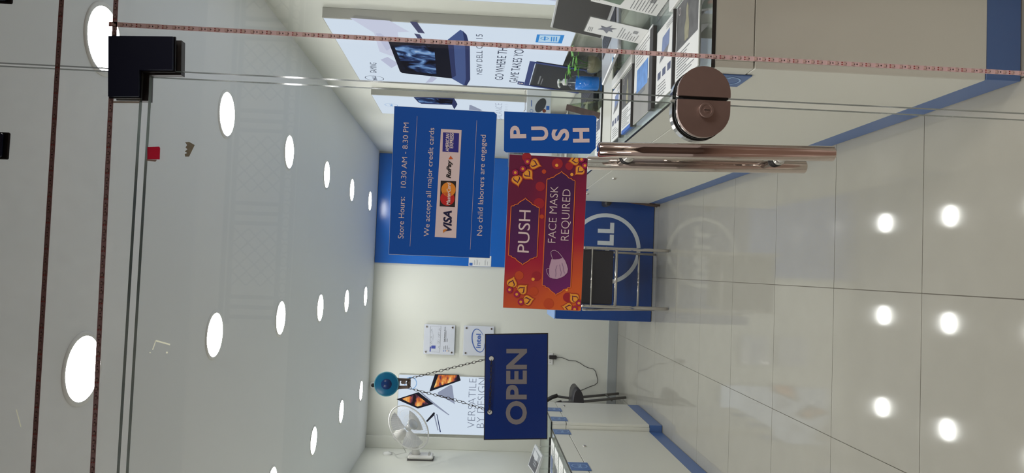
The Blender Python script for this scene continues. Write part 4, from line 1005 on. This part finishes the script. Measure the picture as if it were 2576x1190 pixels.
# laptops
M_key = mat('key_dark', (62, 66, 76), 0.5)
def laptop(name, label, org, rz, w, d, tilt, hs, lid_m, base_m, scr_m):
    t = thing(name, label, 'laptop', org); t.rotation_euler = (0, 0, rz)
    L = lambda b, n, m, p=t: b.build(n, m, p, local=True)
    L(MB().box(-w/2, w/2, -d, 0, 0, 0.016, 0.004), 'base', base_m)
    kb = L(MB().box(-w*.43, w*.43, -d*.52, -d*.10, 0.0163, 0.0172), 'keyboard', M_dark)
    k = MB(); nx, ny = 14, 5
    for i in range(nx):
        for j in range(ny):
            x = -w*.42+w*.84*i/nx; y = -d*.51+d*.40*j/ny
            k.box(x+.0012, x+w*.84/nx-.0012, y+.0012, y+d*.40/ny-.0012, 0.0173, 0.0188)
    tag(L(k, 'key', M_key, kb), kind='stuff')
    L(MB().box(-w*.14, w*.10, -d*.93, -d*.58, 0.0162, 0.0166), 'touchpad', M_silver)
    a = math.radians(tilt); up = Vector((0, math.sin(a), math.cos(a))); o = Vector((0, -0.004, 0.012))
    fs = Fr(o, (1, 0, 0), up)                                        # faces -y
    L(MB().fbox(fs, -w/2, w/2, 0, hs, -0.008, 0.0, 0.003), 'lid', lid_m)
    L(MB().fbox(fs, -w*.482, w*.482, hs*.05, hs*.96, 0.0003, 0.0010), 'screen', scr_m)
    return t, fs
M_scr = mat('screen_dark', (52, 50, 50), 0.35)
M_scr2 = mat('screen_black', (16, 17, 24), 0.4, spec=0.2)
lapA, fs = laptop('laptop', 'silver laptop with dark blank screen, on the counter behind the price cards', (1.070, 3.06, TOP+0.0704), math.radians(-90+9), 0.365, 0.225, 10, 0.24, M_silver, M_silver, M_scr)
MB().box(0.075, 0.095, -0.235, -0.215, 0.0164, 0.0168).build('blue_sticker', I_lightblue, lapA, local=True)
t = thing('laptop_riser', 'low clear acrylic riser under the silver laptop', 'riser', (1.0, 3.05, TOP)); t.rotation_euler = (0, 0, math.radians(9)); t.location = (0.985, 3.045, TOP+0.0004)
MB().box(-0.075, 0.085, -0.13, 0.13, 0.062, 0.068, 0.001).build('shelf', G_clear, t, local=True)
for y_ in (-0.127, 0.127): MB().box(-0.075, 0.085, y_-0.003, y_+0.003, 0, 0.0618).build('side', G_clear, t, local=True)
lapB, fs = laptop('laptop', 'black gaming laptop with a blue card frame, behind the sanitizer bottle', (1.080, 4.17, TOP+0.0004), math.radians(-90), 0.50, 0.21, 6, 0.32, M_black, M_black, M_scr2)
M_frame = mat('card_navy', (14, 44, 118), 0.45)
MB().fbox(fs, -0.262, 0.262, 0.325, 0.355, 0.0012, 0.003).fbox(fs, -0.262, -0.238, 0.02, 0.325, 0.0012, 0.003).fbox(fs, 0.238, 0.262, 0.02, 0.325, 0.0012, 0.003).build('card_frame', M_frame, lapB, local=True)
MB().fbox(fs, -0.262, -0.192, 0.356, 0.395, 0.0012, 0.003).build('card_tab', M_frame, lapB, local=True)
MB().text(fs, 'G', (-0.240, 0.362), (-0.213, 0.362), 0.028, d=0.0036, bold=0.04).build('tab_lettering', M_pale, lapB, local=True)
b = MB()
for k in range(2): b.text(fs, ('GAMING', 'SERIES')[k], (-0.18, 0.265-0.02*k), (-0.08, 0.265-0.02*k), 0.012, d=0.0016)
MB().fbox(fs, -0.19, 0.0, 0.27, 0.278, 0.0011, 0.0014).fbox(fs, -0.19, -0.05, 0.255, 0.260, 0.0011, 0.0014).build('screen_print', I_grey, lapB, local=True)
# price cards on acrylic stands
def price_card(label, bx, by, rz, w, h, lean, pic):
    t = thing('price_card', label, 'price card', (bx, by, TOP+0.0004)); t.rotation_euler = (0, 0, rz)
    a = math.radians(lean); f = Fr((0, 0, 0.003), (1, 0, 0), (0, math.sin(a), math.cos(a)))
    L = lambda b, n, m: b.build(n, m, t, local=True)
    g = MB().fbox(f, -w/2-.004, w/2+.004, 0, h+.004, -0.005, -0.0022); L(g, 'acrylic_back', G_clear)
    L(MB().box(-w/2-.004, w/2+.004, -0.02, 0.05, 0, 0.0028), 'acrylic_foot', G_clear)
    L(MB().fbox(f, -w/2, w/2, 0.002, h, -0.002, -0.001), 'card', M_paper)
    bb = MB()
    for k in range(8): bb.strip(f, [(-w*.4, h*(.42-.045*k)), (-w*.4+w*(.3+.5*random.random()), h*(.42-.045*k))], 0.0022, 0.0)
    for k in range(3): bb.strip(f, [(-w*.4, h*(.95-.03*k)), (-w*.1, h*(.95-.03*k))], 0.0018, 0.0)
    for k in range(8): bb.strip(f, [(w*.1+.004*k, h*.14), (w*.1+.004*k, h*.22)], 0.002, 0.0)
    tag(L(bb, 'small_print', I_grey), kind='stuff')
    if pic == 'bird':
        pts = [(-.30, .62), (-.12, .70), (-.16, .80), (.0, .74), (.12, .78), (.08, .68), (.30, .60), (.10, .62), (.16, .50), (.0, .58), (-.12, .54), (-.10, .61)]
        L(MB().poly(f, [(w*x, h*y) for x, y in pts], 0.0), 'picture_print', mat('print_pewter', (120, 122, 134), 0.5, var=0.3, scale=40))
    else:
        L(MB().poly(f, [(-w*.35, h*.58), (w*.4, h*.52), (w*.42, h*.82), (-w*.3, h*.86)], 0.0), 'picture_print', mat('print_green_orange', (110, 128, 112), 0.5, var=0.4, scale=20))
        L(MB().disc(f, w*.05, h*.69, w*.12, 0.0004, 16), 'picture_print', mat('print_coral', (196, 110, 80), 0.5))
    return t
price_card('white price card with a grey winged picture, standing on the near counter', 0.893, 2.745, math.radians(-90), 0.165, 0.222, 10, 'bird')
price_card('white price card with a green and orange picture, at the picture edge', 0.905, 2.455, math.radians(-90), 0.18, 0.24, 10, 'coral')
t = thing('carton', 'small dark carton with an orange side behind the outer price card', 'carton', (1.05, 2.67, TOP))
MB().box(1.03, 1.13, 2.60, 2.76, TOP+0.0004, TOP+0.055, 0.002).build('box_body', mat('carton_brown', (58, 46, 40), 0.5), t)
MB().fbox(Fr((1.029, 0, 0), (0, -1, 0), (0, 0, 1)), -2.755, -2.64, TOP+0.003, TOP+0.05, 0, 0.0008).build('orange_side', mat('carton_orange', (190, 130, 66), 0.5), t)
MB().box(0.99, 1.02, 2.45, 2.58, TOP+0.0004, TOP+0.008).build('tan_leaflet', mat('paper_tan', (196, 180, 130), 0.6), t)

# sanitizer bottle
t = thing('sanitizer_bottle', 'pump bottle of bright blue liquid on the middle counter', 'bottle', (0.99, 3.84, TOP))
o = Vector((0.99, 3.84, TOP+0.0004))
pr = [(0, 0), (0.036, 0.0), (0.039, 0.006), (0.039, 0.128), (0.034, 0.145), (0.016, 0.162), (0.013, 0.166), (0.013, 0.178)]
MB().lathe(o, (0, 0, 1), pr, 28).build('shell', G_clear, t)
MB().lathe(o+Vector((0, 0, 0.003)), (0, 0, 1), [(0, 0), (0.034, 0), (0.0365, 0.005), (0.0365, 0.12), (0, 0.1205)], 28).build('liquid', mat('liquid_blue', (0, 128, 236), 0.08), t)
MB().lathe(o+Vector((0, 0, 0.168)), (0, 0, 1), [(0.0, 0), (0.017, 0), (0.017, 0.02), (0.012, 0.024), (0.006, 0.026), (0.006, 0.04), (0.014, 0.042), (0.014, 0.05), (0, 0.053)], 20).build('pump', M_white, t)
MB().tube([o+Vector((0, 0, 0.214)), o+Vector((-0.025, -0.01, 0.214)), o+Vector((-0.034, -0.013, 0.207))], 0.005, 8).build('spout', M_white, t)
MB().tube([o+Vector((0, 0, 0.01)), o+Vector((0, 0, 0.165))], 0.0025, 6).build('dip_tube', M_white, t)
# plant in a glass bulb
t = thing('bulb_plant', 'green leafy sprig growing in a round glass bulb vase', 'plant', (1.075, 3.79, TOP))
o = Vector((1.072, 3.775, TOP+0.0004)); R_ = 0.05
MB().lathe(o, (0, 0, 1), [(0, 0), (0.025, 0.0)]+[(R_*math.sin(q), R_*1.0-R_*math.cos(q)) for q in [0.6+0.19*i for i in range(11)]]+[(0.03, 0.098), (0.033, 0.104)], 28).build('vase', G_clear, t)
MB().lathe(o+Vector((0, 0, 0.004)), (0, 0, 1), [(0, 0), (0.024, 0.001), (0.040, 0.018), (0.046, 0.036), (0.047, 0.052), (0.043, 0.068), (0, 0.069)], 24).build('water', mat('water_tan', (128, 124, 100), 0.1, var=0.3, scale=60), t)
b = MB()
for i in range(22):
    a = random.random()*6.28; r = 0.03*random.random(); b.lathe(o+Vector((r*math.cos(a), r*math.sin(a), 0.008+0.012*random.random())), (0, 0, 1), [(0, -.006), (.006, 0), (0, .006)], 6)
tag(b.build('pebble', mat('pebble_orange', (170, 96, 50), 0.5, var=0.4), t), kind='stuff')
M_leaf = mat('leaf_green', (104, 176, 52), 0.4, var=0.3, scale=50); M_stem = mat('stem_green', (70, 120, 50), 0.5)
for k in range(5):
    a = k*1.257+0.4; tip = o+Vector((0.045*math.cos(a), 0.045*math.sin(a), 0.145+0.018*(k % 3)))
    st = MB().tube([o+Vector((0, 0, 0.02)), o+Vector((0.012*math.cos(a), 0.012*math.sin(a), 0.09)), tip], 0.0022, 6).build('stem', M_stem, t)
    for j in range(4):
        q = a+j*1.6; d = Vector((math.cos(q), math.sin(q), 0.25)).normalized(); side = Vector((-math.sin(q), math.cos(q), 0)); bp = tip-Vector((0, 0, 0.008*j)); ln = 0.06+0.014*random.random()
        mid = [(0, 0), (.25, .30), (.5, .36), (.75, .24), (1, 0)]; v = []; fs_ = []
        for s_, w_ in mid:
            c = bp+d*ln*s_+Vector((0, 0, -0.02*s_*s_)); v += [c+side*w_*ln*.8, c-Vector((0, 0, .003*(w_ > 0))), c-side*w_*ln*.8]
        for i in range(4): fs_ += [(3*i, 3*i+3, 3*i+4, 3*i+1), (3*i+1, 3*i+4, 3*i+5, 3*i+2)]
        MB().add(v, fs_, True).build('leaf', M_leaf, st)
# tilted picture strip in an acrylic wedge
t = thing('acrylic_display', 'fallen clear acrylic display with a dark picture strip', 'display', (0.86, 3.74, TOP))
y_ = 3.74
A = at(1426, 262, Y=y_+0.1); B_ = at(1518, 284, Y=y_); B_.z = max(B_.z, TOP+0.003)
C_ = at(1507, 299, Y=y_+0.0); C_.z = max(C_.z, TOP+0.002); D_ = at(1423, 277, Y=y_+0.1)
vs = [A, B_, C_, D_]; nn = (B_-A).cross(D_-A).normalized()
if nn.y > 0: nn = -nn
MB().add([p for p in vs]+[p-nn*0.003 for p in vs], [(0, 1, 2, 3), (7, 6, 5, 4), (0, 4, 5, 1), (1, 5, 6, 2), (2, 6, 7, 3), (3, 7, 4, 0)]).build('picture_strip', mat('print_sepia', (78, 62, 56), 0.4, var=0.6, scale=40), t)
E1 = at(1515, 253, Y=y_+0.05); E1.z = TOP+0.003; w0 = [A-nn*.004, B_-nn*.004, E1]
gw = MB().add([*w0, *[p+Vector((0, 0.05, 0)) for p in w0]], [(0, 1, 2), (3, 5, 4), (0, 3, 4, 1), (1, 4, 5, 2), (2, 5, 3, 0)])
gw.build('acrylic_wedge', glass('amber_acrylic', (0.80, 0.82, 0.66), 0.08), t)
t = thing('white_booklet', 'small white booklet lying behind the acrylic display', 'booklet', (0.93, 4.3, TOP))
MB().box(0.80, 0.90, 4.0, 4.22, TOP+0.0004, TOP+0.012, 0.001).build('booklet_body', M_paper, t)
# boxed mouse hanging on a wall hook between the two poster boxes
um = 7.55-4.86
t = thing('boxed_mouse', 'white boxed computer mouse hanging on a hook on the right wall', 'box', tuple(FRW.p(um, 1.2, 0)))
F3 = Fr((0, 4.80, 0), (1, 0, 0), (0, 0, 1))
m0 = F3.px(1327, 220); m1 = F3.px(1385, 287)
MB().fbox(F3, m1[0], m0[0], m1[1], m0[1], -0.05, 0.0, 0.002).build('box_body', mat('box_white', (206, 212, 220), 0.4), t)
c_ = F3.px(1360, 265); b = MB()
b.poly(F3, [(c_[0]+0.052*math.cos(q)*math.cos(.5)-0.030*math.sin(q)*math.sin(.5), c_[1]+0.052*math.cos(q)*math.sin(.5)*-1+-0.030*math.sin(q)*math.cos(.5)) for q in [6.283*i/28 for i in range(28)]], 0.0006).build('mouse_print', mat('print_charcoal', (58, 62, 68), 0.4), t)
c_ = F3.px(1369, 279); MB().disc(F3, *c_, 0.012, 0.0012, 16).build('seal_print', mat('print_brown', (120, 60, 40), 0.5), t)
c_ = F3.px(1378, 271); MB().fbox(F3, c_[0]-0.014, c_[0]+0.012, c_[1]-0.010, c_[1]+0.010, 0.0002, 0.0008).build('blue_mark', I_blue, t)
c_ = F3.px(1337, 279); MB().ring(F3, *c_, 0.009, 0.011, 0.0008, 20).strip(F3, pp(F3, [(1337, 252), (1337, 268)]), 0.005, 0.0008).build('logo_print', I_blue, t)
h0 = F3.p(*F3.px(1322, 225), -0.02)
MB().tube([h0+Vector((0.17*0, 0.01, 0.0)), h0+Vector((-0.06, 0, -0.002)), h0+Vector((-0.13, 0, -0.004)), h0+Vector((-0.15, 0, 0.01))], 0.003, 6).tube([h0+Vector((0.0, 0.01, 0.0)), h0+Vector((0.03, 0.02, 0.0))], 0.003, 6).build('wall_hook', M_steel, t)
# printer on the end counter
t = thing('printer', 'white and grey office printer on the right end counter', 'printer', (0.93, 5.55, TOP))
MB().box(0.74, 1.10, 5.40, 5.78, TOP+0.0004, TOP+0.30, 0.02).build('printer_body', mat('printer_white', (222, 224, 228), 0.4), t)
MB().box(0.76, 1.08, 5.385, 5.76, TOP+0.305, TOP+0.40, 0.03).build('scanner_lid', mat('printer_grey', (84, 88, 94), 0.25), t)
MB().box(0.78, 1.06, 5.36, 5.396, TOP+0.05, TOP+0.10, 0.006).build('paper_tray', M_grey, t)

# left counter: folded laptop, glass edge, leaflets
for k, (y0, y1) in enumerate(((4.50, 4.72), (4.78, 5.0), (5.06, 5.28), (5.34, 5.54))):
    ft = Fr((0, 0, TOP+0.0005), (0, 1, 0), (-1, 0, 0))
    t = thing('flyer', f'white leaflet on the left counter glass, {order[k]} from the near end', 'flyer', (-1.35, (y0+y1)/2, TOP+0.0005), 'leaflets on the left counter glass')
    MB().fbox(ft, y0, y1, 1.25, 1.52, 0, 0.003).build('sheet', M_paper, t)
    MB().poly(ft, [(y0+.02, 1.36), (y1-.02, 1.36), (y1-.02, 1.49), (y0+.02, 1.49)], 0.0034).build('picture_print', (mat('print_slate', (84, 92, 120)), mat('print_taupe', (150, 148, 144)), I_grey, MATS['print_bluegrey'])[k], t)
    b = MB()
    for j in range(4): b.strip(ft, [(y0+.02, 1.345-.02*j), (y1-.05-.05*random.random(), 1.345-.02*j)], 0.003, 0.0036)
    tag(b.build('small_print', I_grey, t), kind='stuff')
MB().box(-1.80, -1.26, 5.598, 5.612, TOP+0.0004, TOP+0.012, 0.001).build('glass_upstand', M_edgedark, cD)
t = thing('folded_laptop', 'grey laptop folded into a tent, standing on the left counter', 'laptop', (-1.42, 5.3, TOP))
P1, P2, P3, P4 = at(1346, 1117, Y=5.52), at(1364, 1146, Y=5.22), at(1346, 1196, Y=5.12), at(1328, 1170, Y=5.42)
nn = (P2-P1).cross(P4-P1).normalized()
if nn.z < 0: nn = -nn
def slab(a, b, c, d, n, th): return MB().add([a, b, c, d, a-n*th, b-n*th, c-n*th, d-n*th], [(0, 1, 2, 3), (7, 6, 5, 4), (0, 4, 5, 1), (1, 5, 6, 2), (2, 6, 7, 3), (3, 7, 4, 0)])
slab(P1, P2, P3, P4, nn, 0.014).build('base', M_silver, t)
il = lambda u, v: P1+(P2-P1)*u+(P4-P1)*v+((P3-P2)-(P4-P1))*u*v
kq = slab(il(.06, .14), il(.94, .14), il(.94, .46), il(.06, .46), nn, -0.001); kq.build('palm_rest', mat('palm_grey', (120, 124, 128), 0.4), t)
kq = slab(il(.06, .46), il(.94, .46), il(.94, .95), il(.06, .95), nn, -0.0015).build('keyboard', M_dark, t)
k = MB()
for i in range(12):
    for j in range(4):
        u = .09+.82*i/12; v = .50+.42*j/4
        a, b_, c, d = il(u, v), il(u+.055, v), il(u+.055, v+.085), il(u, v+.085); k.add([p+nn*0.0022 for p in (a, b_, c, d)], [(0, 1, 2, 3)])
tag(k.build('key', M_key, kq), kind='stuff')
b0, b1 = Vector((P1.x-0.02, P1.y+0.06, TOP+0.0008)), Vector((P2.x-0.02, P2.y-0.02, TOP+0.0008))
q0, q1 = il(0.02, 0.98)-nn*0.014, il(0.98, 0.98)-nn*0.014
MB().tube([il(0.1, 0.05)-nn*0.014, Vector((il(0.1, 0.05).x+0.0, il(0.1, 0.05).y+0.01, TOP+0.001))], 0.006, 8).build('acrylic_leg', G_clear, t)
MB().tube([il(0.9, 0.05)-nn*0.014, Vector((il(0.9, 0.05).x+0.0, il(0.9, 0.05).y+0.01, TOP+0.001))], 0.006, 8).build('acrylic_leg', G_clear, t)
MB().tube([il(0.5, 0.9)-nn*0.014, Vector((il(0.5, 0.9).x, il(0.5, 0.9).y, TOP+0.001))], 0.006, 8).build('acrylic_leg', G_clear, t)
